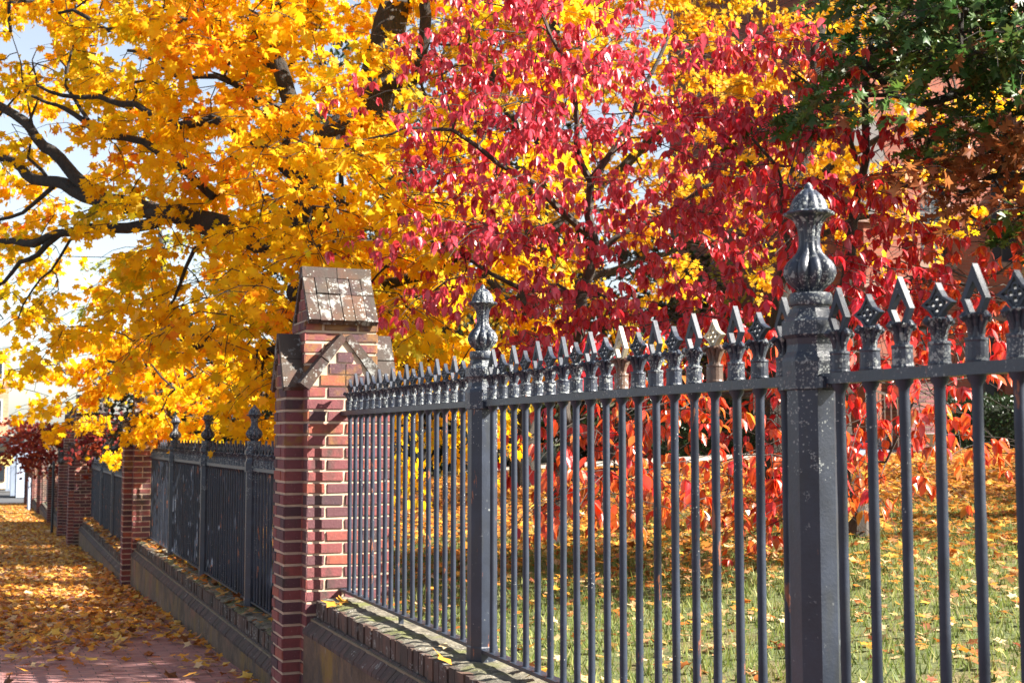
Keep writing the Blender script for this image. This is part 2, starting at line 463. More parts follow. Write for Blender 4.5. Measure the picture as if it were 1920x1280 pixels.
# garden path across the far side of the lawn
pa = [lawn_hit(x, y) for x, y in ((560, 899), (720, 895), (950, 885), (1360, 868), (1560, 858), (1750, 849), (1920, 842), (2080, 836))]
bp = MB(); vs = []
for i, p in enumerate(pa):
    t = (pa[min(i + 1, len(pa) - 1)] - pa[max(i - 1, 0)]).normalized()
    nrm = Vector((-t.y, t.x, 0))
    for s_ in (0, 1.6):
        q = p + nrm * s_
        vs += [(q.x, q.y, lawn_z(q.x, q.y) - 0.1), (q.x, q.y, lawn_z(q.x, q.y) + 0.045)]
fs = []
for i in range(len(pa) - 1):
    a = i * 4; b_ = a + 4
    fs += [(a + 1, b_ + 1, b_ + 3, a + 3), (a, b_, b_ + 1, a + 1), (a + 2, a + 3, b_ + 3, b_ + 2)]
bp.add(vs, fs)
tag(bp.build('garden_path', M['path']), kind='structure')

# ---------------------------------------------------------------- iron fence: shared part meshes
SP = 0.1165
me_bars = []
for q in range(5):
    bm = MB()
    pf = [(-0.862, 0.0128)] + [(-0.85 + .95 * k / 26, 0.0121 * random.uniform(.955, 1.045)) for k in range(27)]
    bm.lathe(pf + [(0.112, 0.0125), (0.122, 0.019), (0.131, 0.021)], 12)
    bw = random.uniform(-.0025, .0025)
    bm.v = [(x + bw * math.sin((z + .86) * 3.2), y + .6 * bw * math.sin((z + .86) * 5), z) for x, y, z in bm.v]
    me_bars.append(bm.mesh('bar', M['iron'], True))

def capital(b, m=0):
    b.lathe([(0.157, 0.0245), (0.161, 0.0252), (0.165, 0.0238), (0.200, 0.0232), (0.204, 0.0248), (0.209, 0.0238), (0.2095, 0.016)], 16, m=m)
    b.lathe([(0.2085, 0.0165), (0.215, 0.0165, .12), (0.232, 0.0175, .2), (0.246, 0.022, .28), (0.254, 0.029, .3), (0.257, 0.031, .3), (0.255, 0.022, .2), (0.262, 0.012)], 32, lob=8, m=m)
    for sy, sx in ((1, 0), (-1, 0), (0, 1), (0, -1)):       # curled leaf tips
        r_ = 0.030
        pts = [(sx * a, sy * a, z) for a, z in ((0.010, .212), (0.016, .232), (0.024, .249), (0.032, .256), (0.036, .250), (0.034, .243))]
        b.tube(pts, [0.006, 0.007, 0.008, 0.0085, 0.0075, 0.003], 7, m)
def spear_open(mat):
    b = MB(); capital(b)
    t = 0.0072; z0 = 0.252
    o = [(0, 0.365), (0.0375, 0.290), (0.017, z0), (-0.017, z0), (-0.0375, 0.290)]
    i = [(0, 0.328), (0.0245, 0.2915), (0.0085, z0 + .008), (-0.0085, z0 + .008), (-0.0245, 0.2915)]
    b.ring(o, i, 0, -t, t, 1)
    return b.mesh('finial', mat)
def spear_quat(mat):
    b = MB(); capital(b)
    t = 0.0075; cz = 0.290
    def cur(s):
        q = [(0, .047), (.010, .030), (.022, .015), (.050, .001), (.024, -.015), (.011, -.030)]
        q = [(y * s, z * s) for y, z in q]
        lo = (0, -.040 * s)
        return [(y, z + cz) for y, z in q] + [(lo[0], lo[1] + cz)] + [(-y, z + cz) for y, z in reversed(q[1:])]
    b.ring(cur(1.0), cur(0.74), 0, -t, t, 1)
    for dy, dz in ((0.0115, 0), (-0.0115, 0), (0, 0.0125), (0, -0.0125)):
        ci = [(dy + 0.0105 * math.cos(a), cz + dz + 0.0105 * math.sin(a)) for a in [k * math.pi / 5 for k in range(10)]]
        cj = [(dy + 0.0062 * math.cos(a), cz + dz + 0.0062 * math.sin(a)) for a in [k * math.pi / 5 for k in range(10)]]
        b.ring(ci, cj, 0, -.006, .006, 1)
    b.lathe([(0.250, 0.006), (0.262, 0.008)], 8)
    return b.mesh('finial', mat)
me_open, me_quat = spear_open([M['iron_l'], M['iron']]), spear_quat([M['iron_l'], M['iron']])
me_open_p, me_quat_p = spear_open([M['iron_rust'], M['iron_pale']]), spear_quat([M['iron_rust'], M['iron_pale']])

k8 = 1 / math.cos(math.pi / 8)
bpst = MB()
bpst.lathe([(-0.925, .0600 * k8), (-0.855, .0600 * k8), (-0.850, .0575 * k8), (0.118, .0575 * k8), (0.121, .066 * k8), (0.190, .0680 * k8),
            (0.200, .066 * k8), (0.214, .058 * k8), (0.232, .0545 * k8), (0.247, .058 * k8), (0.256, .0675 * k8), (0.290, .0675 * k8), (0.297, .060 * k8), (0.314, .050 * k8), (0.322, .048 * k8)], 8, off=0.5)
me_post = bpst.mesh('post', [M['iron_m'], M['iron_l']])
zf = [v.co.z for v in me_post.vertices]
for p in me_post.polygons:
    if p.center.z > 0.12: p.material_index = 1
bu = MB()
bu.lathe([(0.321, .0465), (0.330, .047), (0.331, .053), (0.335, .0545), (0.357, .0545), (0.362, .052), (0.3625, .034)], 32)
bu.lathe([(0.360, .026, 0), (0.366, .029, .1), (0.373, .034, .18), (0.381, .043, .22), (0.393, .0535, .24), (0.411, .0610, .24), (0.428, .0590, .24), (0.443, .0510, .24), (0.456, .0390, .22), (0.466, .0310, .18), (0.477, .0268, .15), (0.49, .0252, .13),
          (0.510, .0255, .12), (0.530, .029, .14), (0.546, .036, .16), (0.556, .047, .16), (0.5605, .060, .12), (0.565, .0625, .12), (0.569, .058, .12), (0.570, .047, .1), (0.582, .0455, .1),
          (0.598, .040, .12), (0.612, .031, .14), (0.624, .019, .1), (0.628, .0115, 0), (0.636, .0105, 0), (0.645, .003, 0)], 60, lob=10)
me_urn = bu.mesh('urn_finial', M['iron_l'], True)

def iron_fence(y0, y1, dz, posts, label, detail=True):
    root = tag(empty('iron_fence', (FX, (y0 + y1) / 2, dz - 0.92)), label, 'fence', 'iron fence sections between the brick piers')
    base = -Vector((FX, (y0 + y1) / 2, dz - 0.92))
    def at(y): return Vector((FX, y, dz)) + base
    edges = [y0] + posts + [y1]
    for y in posts:
        p = link('post', me_post, root, at(y))
        link('urn_finial', me_urn, p)
    for i in range(len(edges) - 1):
        a, b = edges[i], edges[i + 1]
        pa_ = a + (0.058 if i > 0 else -0.03); pb_ = b - (0.058 if i < len(edges) - 2 else -0.03)
        t = MB(); t.box(-.024, .024, pa_ - y0, pb_ - y0, .131, .157)
        if i > 0: t.box(-.034, .034, pa_ - y0, pa_ - y0 + .035, .122, .150)
        if i < len(edges) - 2: t.box(-.034, .034, pb_ - y0 - .035, pb_ - y0, .122, .150)
        t.build('top_rail', M['iron_m'], root, loc=at(y0))
        t = MB(); t.box(-.022, .022, pa_ - y0, pb_ - y0, -.876, -.862)
        mid = (a + b) / 2 - y0
        t.box(-.010, .010, mid - .012, mid + .012, -.925, -.876)
        t.build('bottom_rail', M['iron_m'], root, loc=at(y0))
        n = int(round((b - a) / SP))
        first = (b - a) / n
        for k in range(1, n):
            y = a + k * first
            if i == 0 and k * first < 0.05: continue
            bar = link('bar', me_bars[k % 5] if detail else me_bars[0], root, at(y + random.uniform(-.002, .002)))
            bar.rotation_euler = (random.uniform(-.003, .003), random.uniform(-.003, .003), random.choice((0, math.pi)))
            op = (k % 2 == 1)
            me = me_open if op else me_quat
            if dz == 0 and (abs(y - 3.19) < 0.06 and not op): me = me_quat_p
            if dz == 0 and (abs(y - 3.74) < 0.06 and op): me = me_open_p
            fo_ = link('finial', me, bar)
            fo_.rotation_euler = (random.uniform(-.012, .012), 0, random.uniform(-.06, .06))
    return root

def low_wall(y0, y1, dz, label):
    root = tag(empty('low_wall', (FX, (y0 + y1) / 2, gz((y0 + y1) / 2))), label, 'wall', 'low brick walls carrying the iron fence')
    off = -root.location
    zt = dz - 0.92
    b = MB(); n = max(4, int((y1 - y0) / 0.4)); vs = []
    xs_ = (1.672, 2.128)
    for j in range(n + 1):
        y = y0 + (y1 - y0) * j / n
        vs += [(xs_[0], y, gz(y) - .3), (xs_[0], y, zt - .185), (xs_[1], y, zt - .185), (xs_[1], y, gz(y) - .3)]
    fs = []
    for j in range(n):
        a = 4 * j
        for k in range(4): fs.append((a + k, a + (k + 1) % 4, a + 4 + (k + 1) % 4, a + 4 + k))
    fs += [(0, 1, 2, 3), (4 * n + 3, 4 * n + 2, 4 * n + 1, 4 * n)]
    b.add(vs, fs); b.build('wall_base', M['stucco'], root, loc=off)
    b = MB(); y = y0
    while y < y1 - 0.03:                      # sloped brick course
        w_ = 0.066 * random.uniform(.9, 1.1); e = min(y + w_ - .004, y1)
        j1, j2 = random.uniform(-.003, .003), random.uniform(-.003, .003)
        for sx in (-1, 1):
            q = [(FX + sx * (.236 + j1), zt - .184), (FX + sx * (.236 + j1), zt - .165), (FX + sx * (.172 + j2), zt - .095), (FX + sx * .150, zt - .095), (FX + sx * .150, zt - .184)]
            if sx > 0: q = q[::-1]
            b.prism(q, 1, y, e, 0, random.random())
        y += w_
    b.box(FX - .19, FX + .19, y0, y1, zt - .183, zt - .103, 1)
    b.build('sloped_course', [M['sloped'], M['mortar_d']], root, loc=off)
    b = MB(); y = y0                          # brick-on-edge coping
    while y < y1 - 0.03:
        w_ = 0.067 * random.uniform(.85, 1.12); e = min(y + w_ - .007, y1)
        b.box(FX - .163 + random.uniform(-.006, .006), FX + .163, y, e, zt - .096, zt - random.uniform(.0, .006), 0, random.random(), .002)
        y += w_
    b.box(FX - .150, FX + .150, y0, y1, zt - .0955, zt - .008, 1)
    b.build('coping', [M['rowlock'], M['mortar_d']], root, loc=off)
    b = MB()                                   # mossy bedding on the coping
    nn = max(8, int((y1 - y0) / 0.05)); m_ = 8; vs = []
    for j in range(nn + 1):
        for i in range(m_ + 1):
            yy = y0 + (y1 - y0) * j / nn
            sx = i / m_
            ed = FX - .150 + .028 * mnoise.noise(Vector((yy * 6, 1.3, dz)))
            x = ed + (FX + .150 - ed) * sx
            h = .002 + .010 * max(0, .55 + mnoise.noise(Vector((x * 14, yy * 14, 2)))) if 0 < i < m_ else -.006
            vs.append((x, yy, zt + h))
    fs = [(j * (m_ + 1) + i, j * (m_ + 1) + i + 1, (j + 1) * (m_ + 1) + i + 1, (j + 1) * (m_ + 1) + i) for j in range(nn) for i in range(m_)]
    b.add(vs, fs); b.build('coping_top', M['coping'], root, loc=off, smooth=True)
    return root

# ---------------------------------------------------------------- brick piers
CH = 0.0677
def brick_panel(b, axis, sgn, plane, u0, u1, z0, z1, ph=0, ext=0.0, ochre=None):
    """courses of single bricks on a face; axis 0: face normal +-X, axis 1: face normal +-Y"""
    n = max(1, int(round((z1 - z0) / CH))); ch = (z1 - z0) / n
    a0, a1 = u0 - ext, u1 + ext
    d = 0.008
    for k in range(n):
        za, zb = z0 + k * ch + .0065, z0 + (k + 1) * ch - .0065
        L = a1 - a0
        if L > 0.36:
            cuts = [0, .215, .43] if L < .5 else [0]
            seq = ([.212] * 12) if (k + ph) % 2 else ([.105] + [.212] * 12)
        elif L > 0.2: seq = [L * .36, L * .64] if (k + ph) % 2 else [L * .68, L * .32]
        else: seq = [L]
        u = a0
        for q in seq:
            e = min(u + q, a1)
            if a1 - e < 0.055: e = a1
            if e - u < 0.02: break
            s0 = u + (.0065 if u > a0 else 0); s1 = e - (.0065 if e < a1 else 0)
            jit = [random.uniform(-.0034, .0034) for _ in range(8)]
            t = random.random() ** 1.0
            pr = plane + sgn * (d + random.uniform(-.003, .002))
            ins = .0035
            inner = [(s0, za), (s1, za), (s1, zb), (s0, zb)]
            outer = [(s0 + (ins if u > a0 else .001) + jit[0], za + ins + jit[1]), (s1 - (ins if e < a1 else .001) + jit[2], za + ins + jit[3]),
                     (s1 - (ins if e < a1 else .001) + jit[4], zb - ins + jit[5]), (s0 + (ins if u > a0 else .001) + jit[6], zb - ins + jit[7])]
            if axis == 0: vs = [(plane - sgn * .002, p[0], p[1]) for p in inner] + [(pr, p[0], p[1]) for p in outer]
            else: vs = [(p[0], plane - sgn * .002, p[1]) for p in inner] + [(p[0], pr, p[1]) for p in outer]
            b.add(vs, [(4, 5, 6, 7), (0, 1, 5, 4), (1, 2, 6, 5), (2, 3, 7, 6), (3, 0, 4, 7)], 0, t)
            u = e
            if u >= a1 - 1e-4: break
def brick_block(b, x0, x1, y0, y1, z0, z1, faces='xXyY', ph=0):
    b.box(x0, x1, y0, y1, z0, z1, 1)
    if 'x' in faces: brick_panel(b, 0, -1, x0, y0, y1, z0, z1, ph, .0078)
    if 'X' in faces: brick_panel(b, 0, 1, x1, y0, y1, z0, z1, ph, .0078)
    if 'y' in faces: brick_panel(b, 1, -1, y0, x0, x1, z0, z1, ph + 1)
    if 'Y' in faces: brick_panel(b, 1, 1, y1, x0, x1, z0, z1, ph + 1)

def gablet(b, ax, cx, cy, hw, zb, h, l0, l1, slab=0.045, n_slab=0, ridge=False):
    """gabled cap: ridge along ax (0 or 1) from l0 to l1, half width hw across, brick slabs on both slopes"""
    c = cy if ax == 0 else cx
    tri = [(c - hw, zb), (c + hw, zb), (c, zb + h)]
    b.prism(tri if ax == 1 else tri[::-1], ax, l0 + .006, l1 - .006, 1)
    # brick courses of the gable ends
    k = 0
    while (k + 1) * CH < h * 0.93:
        z0_, z1_ = zb + k * CH + .005, zb + (k + 1) * CH - .005
        w_ = hw * (1 - (z1_ - zb) / h) - .004
        if w_ > .03:
            parts = 2 if w_ > .07 else 1
            for q in range(parts):
                a0 = c - w_ + q * 2 * w_ / parts + .003; a1 = c - w_ + (q + 1) * 2 * w_ / parts - .003
                for (e0, e1) in ((l0 - .002, l0 + .01), (l1 - .01, l1 + .002)):
                    if ax == 1: b.box(a0, a1, e0, e1, z0_, z1_, 0, random.random(), .001)
                    else: b.box(e0, e1, a0, a1, z0_, z1_, 0, random.random(), .001)
        k += 1
    # slabs
    L = l1 - l0
    cols = max(1, n_slab or int(round(L / 0.072)))
    ln = math.hypot(hw, h)
    for sgn in (-1, 1):
        ux, uz = sgn * hw / ln, -h / ln          # down the slope
        nx, nz = sgn * h / ln, hw / ln           # outward
        tiers = 2 if ln > 0.25 else 1
        for t in range(tiers):
            for q in range(cols):
                a0 = l0 - .014 + q * (L + .028) / cols + .0025; a1 = l0 - .014 + (q + 1) * (L + .028) / cols - .0025
                s0 = (-.008 if t == 0 else ln / tiers + .002); s1 = (t + 1) * (ln + (.03 if t else 0)) / tiers - .002
                th0 = slab * (.80 if t == 0 else 1.0) + random.uniform(-.004, .004)
                th1 = th0 + .012
                pts = []
                for (s_, th) in ((s0, 0.0), (s1, 0.0), (s1, th1), (s0, th0)):
                    pts.append((c + ux * s_ + nx * th + random.uniform(-.003, .003), zb + h + uz * s_ + nz * th + random.uniform(-.003, .003)))
                if (sgn > 0) != (ax == 0): pts = pts[::-1]
                b.prism(pts, ax, a0, a1, 2, random.random())
    if ridge:
        nn = 2
        for q in range(nn):
            a0 = l0 - .016 + q * (L + .032) / nn + .002; a1 = l0 - .016 + (q + 1) * (L + .032) / nn - .002
            z_ = zb + h
            pts = [(c - .050, z_ - .02), (c + .050, z_ - .02), (c + .036, z_ + .045), (c - .036, z_ + .045)]
            if ax == 1: pts = pts
            b.prism(pts, ax, a0, a1, 2, random.uniform(0.3, 1))

def brick_pier(yc, dz, label, tall=0.0, wide=0.0):
    zb = gz(yc) - 0.25
    root = tag(empty('brick_pier', (FX, yc, gz(yc))), label, 'pier', 'gabled brick piers along the fence')
    off = -root.location
    hw = .215 + wide; hd = .160 + wide * .6
    ex = .105; ey = .100
    zs = dz + 0.300                      # springing of the gablets
    zt = dz + 0.690 + tall               # eaves of the top roof
    sh = MB()
    mats = [M['brick'], M['mortar']]
    z_m = dz - 0.05
    g = 0.002
    for (za, ze, mat) in ((zb, z_m, 0), (z_m, zs, 1)):
        s2 = MB()
        brick_block(s2, FX - hw, FX + hw, yc - hd, yc + hd, za, ze, 'xX')
        brick_block(s2, FX - hw + g, FX + hw - g, yc - hd - ey, yc - hd, za, ze, 'xXy', 1)
        brick_block(s2, FX - hw + g, FX + hw - g, yc + hd, yc + hd + ey, za, ze, 'xXY', 1)
        brick_block(s2, FX - hw - ex, FX - hw, yc - hd + g + .02, yc + hd - g - .02, za, ze, 'xyY')
        brick_block(s2, FX + hw, FX + hw + ex, yc - hd + g + .02, yc + hd - g - .02, za, ze, 'XyY')
        s2.build('shaft', [M['brick_top'] if mat else M['brick'], M['mortar']], root, loc=off)
    s2 = MB(); brick_block(s2, FX - hw + .001, FX + hw - .001, yc - hd + .001, yc + hd - .001, zs, zt)
    s2.build('upper_shaft', [M['brick_top'], M['mortar']], root, loc=off)
    b = MB(); gablet(b, 0, FX, yc, hd + .02, zt, .288 + wide * .5, FX - hw + .018, FX + hw - .018, .030, 6, True)
    b.build('cap_roof', [M['brick_top'], M['mortar'], M['cap']], root, loc=off)
    for s_ in (-1, 1):
        b = MB(); e = yc + s_ * (hd + ey + .012); i = yc + s_ * hd
        gablet(b, 1, FX, yc, .200, zs, .270, min(e, i), max(e, i), .058, 1)
        b.build('gablet', [M['brick_top'], M['mortar'], M['cap']], root, loc=off)
        b = MB(); e = FX + s_ * (hw + ex + .012); i = FX + s_ * hw
        gablet(b, 0, FX, yc, hd - .03, zs, .300, min(e, i), max(e, i), .04, 1)
        b.build('gablet', [M['brick_top'], M['mortar'], M['cap']], root, loc=off)
    return root

PIERS = [(7.545, 0.0), (17.24, -0.385)]
brick_pier(7.545, 0.0, 'nearest tall brick pier with lichen-spotted gabled cap beside the sunlit fence')
brick_pier(17.24, -0.385, 'second brick pier with green-stained shaft between the two shaded fences')
brick_pier(27.75, -0.74, 'wide tall brick gate pier with leaves at its foot', 0.55, 0.11)
brick_pier(31.9, -0.86, 'dark gate pier just beyond the gateway', 0.55, 0.11)
far = [(40.6, -1.15), (50.2, -1.42), (59.8, -1.68), (69.4, -1.92)]
names = ['slim brick pier behind the black post, first beyond the gateway', 'shaded brick pier under the dark red tree, second beyond the gateway', 'distant brick pier under the red tree, third beyond the gateway', 'farthest brick pier at the end of the sidewalk']
for (y, dz), nme in zip(far, names): brick_pier(y, dz, nme)

iron_fence(-1.97, 7.285, 0.0, [0.36, 2.69, 5.02], 'sunlit dark iron fence with lichen-spotted spear finials nearest the viewer')
iron_fence(7.805, 16.98, -0.385, [10.06, 12.39, 14.72], 'shaded iron fence beyond the nearest pier with three urn posts')
iron_fence(17.50, 27.42, -0.74, [19.79, 22.12, 24.45], 'iron fence between the second pier and gate pier, leaves at its foot')
iron_fence(32.2, 40.34, -1.15, [34.2, 36.5, 38.6], 'iron fence just beyond the gateway, behind the black post')
iron_fence(40.86, 49.94, -1.42, [43.1, 45.4, 47.7], 'distant iron fence under the dark red tree')
iron_fence(50.46, 59.54, -1.68, [52.7, 55.0, 57.3], 'farthest iron fence near the end of the sidewalk')
low_wall(-1.97, 7.285, 0.0, 'low wall with mossy coping under the nearest sunlit fence')
low_wall(7.80, 16.98, -0.385, 'low wall with ochre and grey stains under the shaded second fence')
low_wall(17.5, 27.4, -0.74, 'low wall heaped with leaves leading up to the gate pier')
low_wall(32.2, 40.34, -1.15, 'low wall just beyond the gateway')
low_wall(40.86, 49.94, -1.42, 'distant low wall under the dark red tree')
low_wall(50.46, 59.54, -1.68, 'farthest low wall near the end of the sidewalk')

# ---------------------------------------------------------------- leaves
def tmpl(right, centre, fold=0.0, tipdrop=0.0):
    o = list(right) + [(-u, v) for (u, v) in reversed(right) if abs(u) > 1e-6]
    pts = np.array([(u, v, fold * abs(u) - tipdrop * v * v) for u, v in o] + [(centre[0], centre[1], 0.0)])
    k = len(o)
    return pts, np.array([(i, (i + 1) % k, k) for i in range(k)])
T_MAPLE = tmpl([(0, 1.0), (.12, .68), (.42, .82), (.33, .52), (.58, .38), (.28, .22), (.22, .03), (0, .12)], (0, .42), .16, .14)
T_DOG = tmpl([(0, 1.05), (.13, .80), (.235, .50), (.19, .22), (0, 0)], (0, .5), .42, .12)
T_OAK = tmpl([(0, 1.0), (.10, .84), (.32, .90), (.10, .66), (.38, .60), (.10, .46), (.30, .32), (.06, .26), (0, 0)], (0, .5), .2, .2)
T_OVAL = tmpl([(0, 1.0), (.20, .7), (.22, .35), (0, 0)], (0, .5), .3, .1)
T_FALL = tmpl([(0, 1.0), (.15, .65), (.50, .72), (.35, .40), (.40, .10), (0, .15)], (0, .45), .35, .25)

def norm(a): return a / np.maximum(np.linalg.norm(a, axis=1, keepdims=True), 1e-9)
def leaf_mesh(name, T, pos, tip, nrm, size, colr, mat, curl=None, tint=None, tint_amt=.8):
    pts, tris = T
    n, k = len(pos), len(pts)
    tip = norm(tip); a = norm(np.cross(tip, nrm)); nn = np.cross(a, tip)
    cu = np.ones(n) if curl is None else curl
    V = (pos[:, None, :] + size[:, None, None] * (pts[None, :, 0:1] * a[:, None, :] + pts[None, :, 1:2] * tip[:, None, :]
         + (pts[None, :, 2:3] * cu[:, None, None]) * nn[:, None, :]))
    V = V.reshape(-1, 3)
    Fc = (tris[None, :, :] + (np.arange(n) * k)[:, None, None]).reshape(-1, 3)
    me = bpy.data.meshes.new(name)
    me.vertices.add(len(V)); me.vertices.foreach_set('co', V.astype(np.float32).ravel())
    nf = len(Fc)
    me.loops.add(nf * 3); me.loops.foreach_set('vertex_index', Fc.astype(np.int32).ravel())
    me.polygons.add(nf); me.polygons.foreach_set('loop_start', np.arange(0, nf * 3, 3, dtype=np.int32))
    me.update(calc_edges=True)
    ca = me.color_attributes.new('leafcol', 'FLOAT_COLOR', 'POINT')
    cv = np.repeat(colr[:, None, :], k, axis=1)
    if tint is not None:
        e_ = (rng.random(n) ** 2.2)[:, None, None] * tint_amt
        ed = np.ones((1, k, 1)); ed[0, -1, 0] = 0; ed[0, k // 2 - 1, 0] = .5
        cv = cv * (1 - e_ * ed) + np.array(tint)[None, None, :] * e_ * ed
    cc = np.concatenate([cv.reshape(-1, 3), np.ones((n * k, 1))], axis=1)
    ca.data.foreach_set('color', cc.astype(np.float32).ravel())
    me.materials.append(mat)
    return me
def wob(p, s, seed=0.0):
    """smooth pseudo-noise 0..1 over space"""
    x, y, z = p[:, 0] * s + seed, p[:, 1] * s + seed * 1.7, p[:, 2] * s - seed
    q = np.sin(x * 1.3 + np.sin(y * 1.1 + 1) * 1.5) + np.sin(y * 1.7 + np.sin(z * 1.3) * 1.4) + np.sin(z * 1.9 + np.sin(x * .9) * 1.6)
    return np.clip(0.5 + q / 5.0, 0, 1)
def pick(palette, t):
    pal = np.array(palette); x = np.clip(t, 0, .9999) * (len(pal) - 1); i = x.astype(int); f = (x - i)[:, None]
    return pal[i] * (1 - f) + pal[i + 1] * f

def skeleton(limbs, sprays, base_r=0.0045, origin=None):
    """limbs: list of (points, radii). sprays: Nx3 attachment points. Every spray is tied to the nearest wood by a bent twig."""
    pos = []; par = []; rad = []
    polys = []
    for pts, rr in limbs:
        dense = []; dr = []
        for i in range(len(pts) - 1):
            a, b = Vector(pts[i]), Vector(pts[i + 1]); m_ = max(2, int((b - a).length / 0.18))
            for k in range(m_):
                t = k / m_
                p = a.lerp(b, t)
                if i or k: p = p + Vector((mnoise.noise(p * 1.7), mnoise.noise(p * 1.7 + Vector((9, 0, 0))), mnoise.noise(p * 1.7 + Vector((0, 9, 0))))) * (0.10 if rr[i] > .06 else .14)
                dense.append(p); dr.append(rr[i] * (1 - t) + rr[i + 1] * t)
        dense.append(Vector(pts[-1])); dr.append(rr[-1])
        polys.append((dense, dr))
        for p in dense: pos.append(p[:])
    nodes = np.array(pos); nlimb = len(nodes)
    parent = [-1] * nlimb
    order_d = np.array([np.min(np.sum((nodes - s_) ** 2, axis=1)) for s_ in sprays])
    order = np.argsort(order_d)
    cap = len(nodes) + len(sprays) * 9 + 10
    arr = np.zeros((cap, 3)); arr[:nlimb] = nodes; cnt = nlimb
    parent = np.full(cap, -1); paths = []
    load = np.zeros(cap)
    for s_i in order:
        s_ = sprays[s_i]
        d = np.sum((arr[:cnt] - s_) ** 2, axis=1)
        # prefer wood that lies lower or more inward
        d = d * (1 + 0.25 * (arr[:cnt, 2] > s_[2] + 0.1))
        j = int(np.argmin(d)); a = Vector(arr[j]); b = Vector(s_); L = (b - a).length
        m_ = max(2, min(7, int(L / 0.16)))
        idx = [j]; side = Vector((random.uniform(-1, 1), random.uniform(-1, 1), random.uniform(-.2, 1))) * L * 0.12
        for k in range(1, m_ + 1):
            t = k / m_
            p = a.lerp(b, t) + side * math.sin(math.pi * t) + Vector((random.uniform(-1, 1), random.uniform(-1, 1), random.uniform(-1, 1))) * (0.018 if k < m_ else 0)
            arr[cnt] = p; parent[cnt] = idx[-1]; idx.append(cnt); cnt += 1
        paths.append(idx)
    w_ = np.zeros(cnt); 
    for idx in paths: w_[idx[-1]] += 1
    for i in range(cnt - 1, nlimb - 1, -1): 
        if parent[i] >= 0: w_[parent[i]] += w_[i]
    r = base_r * np.maximum(w_, 1) ** 0.45
    return polys, paths, arr[:cnt], r
def wood_mesh(name, polys, paths, arr, r, mat, seg0=10):
    b = MB()
    for pts, rr in polys: b.tube(pts, rr, seg0)
    for idx in paths:
        b.tube([arr[i] for i in idx], [max(r[idx[1]], .003)] + [max(r[i], .003) for i in idx[1:]], 5)
    return b
def cells(x0, y0, step, rows, mult, depth_fn, spread):
    out = []
    for j, row in enumerate(rows):
        for i, v in enumerate(row.split()):
            n = float(v) * mult
            n = int(n) + (1 if random.random() < n - int(n) else 0)
            for _ in range(n):
                x = x0 + (i + random.random()) * step; y = y0 + (j + random.random()) * step
                out.append(P(x, y, depth_fn(x, y) + random.uniform(-spread, spread))[:])
    return np.array(out)
def tiers(sp, h):
    sp = sp.copy(); q = sp[:, 2] + .25 * np.sin(sp[:, 0] * 1.3) + .12 * np.sin(sp[:, 1] * 1.9)
    sp[:, 2] += (np.round(q / h) * h - q) * .75
    return sp
def sprays_to_leaves(sp, centre, per, length, width, style, size):
    """leaves along a short twig fanning outwards from each spray point"""
    n = len(sp)
    d = sp - np.array(centre)[None, :]; d[:, 2] *= 0.35
    d = norm(norm(d) + rng.normal(0, .55, (n, 3)) * np.array([1, 1, .35])); d[:, 2] -= .15; d = norm(d)
    side = norm(np.cross(d, np.array([0, 0, 1.0])[None, :]))
    up = np.cross(side, d)
    tot = n * per
    I = np.repeat(np.arange(n), per)
    t = rng.random(tot) ** .8; u = rng.normal(0, .5, tot); v = rng.normal(0, .32, tot)
    L = length * rng.uniform(.7, 1.3, n)[I]
    pos = sp[I] + d[I] * (t * L)[:, None] + side[I] * (u * width * (1.1 - .5 * t))[:, None] + up[I] * (v * width * .55)[:, None]
    pos[:, 2] -= t * t * L * .22
    if style == 'maple':
        tip = d[I] * .45 + rng.normal(0, .45, (tot, 3)) + np.array([0, 0, -.75])
        nr = rng.normal(0, .55, (tot, 3)) + np.array([.25, -.45, .75]) + d[I] * .2
    elif style == 'dog':
        # groups of leaves hanging from the same point
        g = np.floor(rng.random(tot) * (per / 4.5)).astype(int)
        gp = rng.random((n, per)); 
        key = I * 64 + g
        h = (np.sin(key * 12.9898) * 43758.5453) % 1.0; h2 = (np.sin(key * 78.233) * 12543.123) % 1.0; h3 = (np.sin(key * 39.425) * 24634.63) % 1.0
        pos = sp[I] + d[I] * (h * L)[:, None] + side[I] * ((h2 - .5) * 2.0 * width)[:, None] + up[I] * ((h3 - .5) * .7 * width)[:, None]
        pos[:, 2] -= h * h * L * .2
        az = rng.random(tot) * 2 * np.pi
        out = np.stack([np.cos(az), np.sin(az), np.zeros(tot)], 1)
        tip = out * (rng.random(tot) ** 1.6 * 1.25 + .08)[:, None] + np.array([0, 0, -1.0]) + rng.normal(0, .2, (tot, 3))
        nr = out + np.array([0, 0, .35]) + rng.normal(0, .2, (tot, 3))
        pos += out * .008
    else:
        tip = d[I] * .9 + rng.normal(0, .5, (tot, 3)) + np.array([0, 0, -.25])
        nr = rng.normal(0, .45, (tot, 3)) + np.array([.15, -.3, .9])
    return I, pos, tip, nr, size * rng.uniform(.62, 1.25, tot), d, side

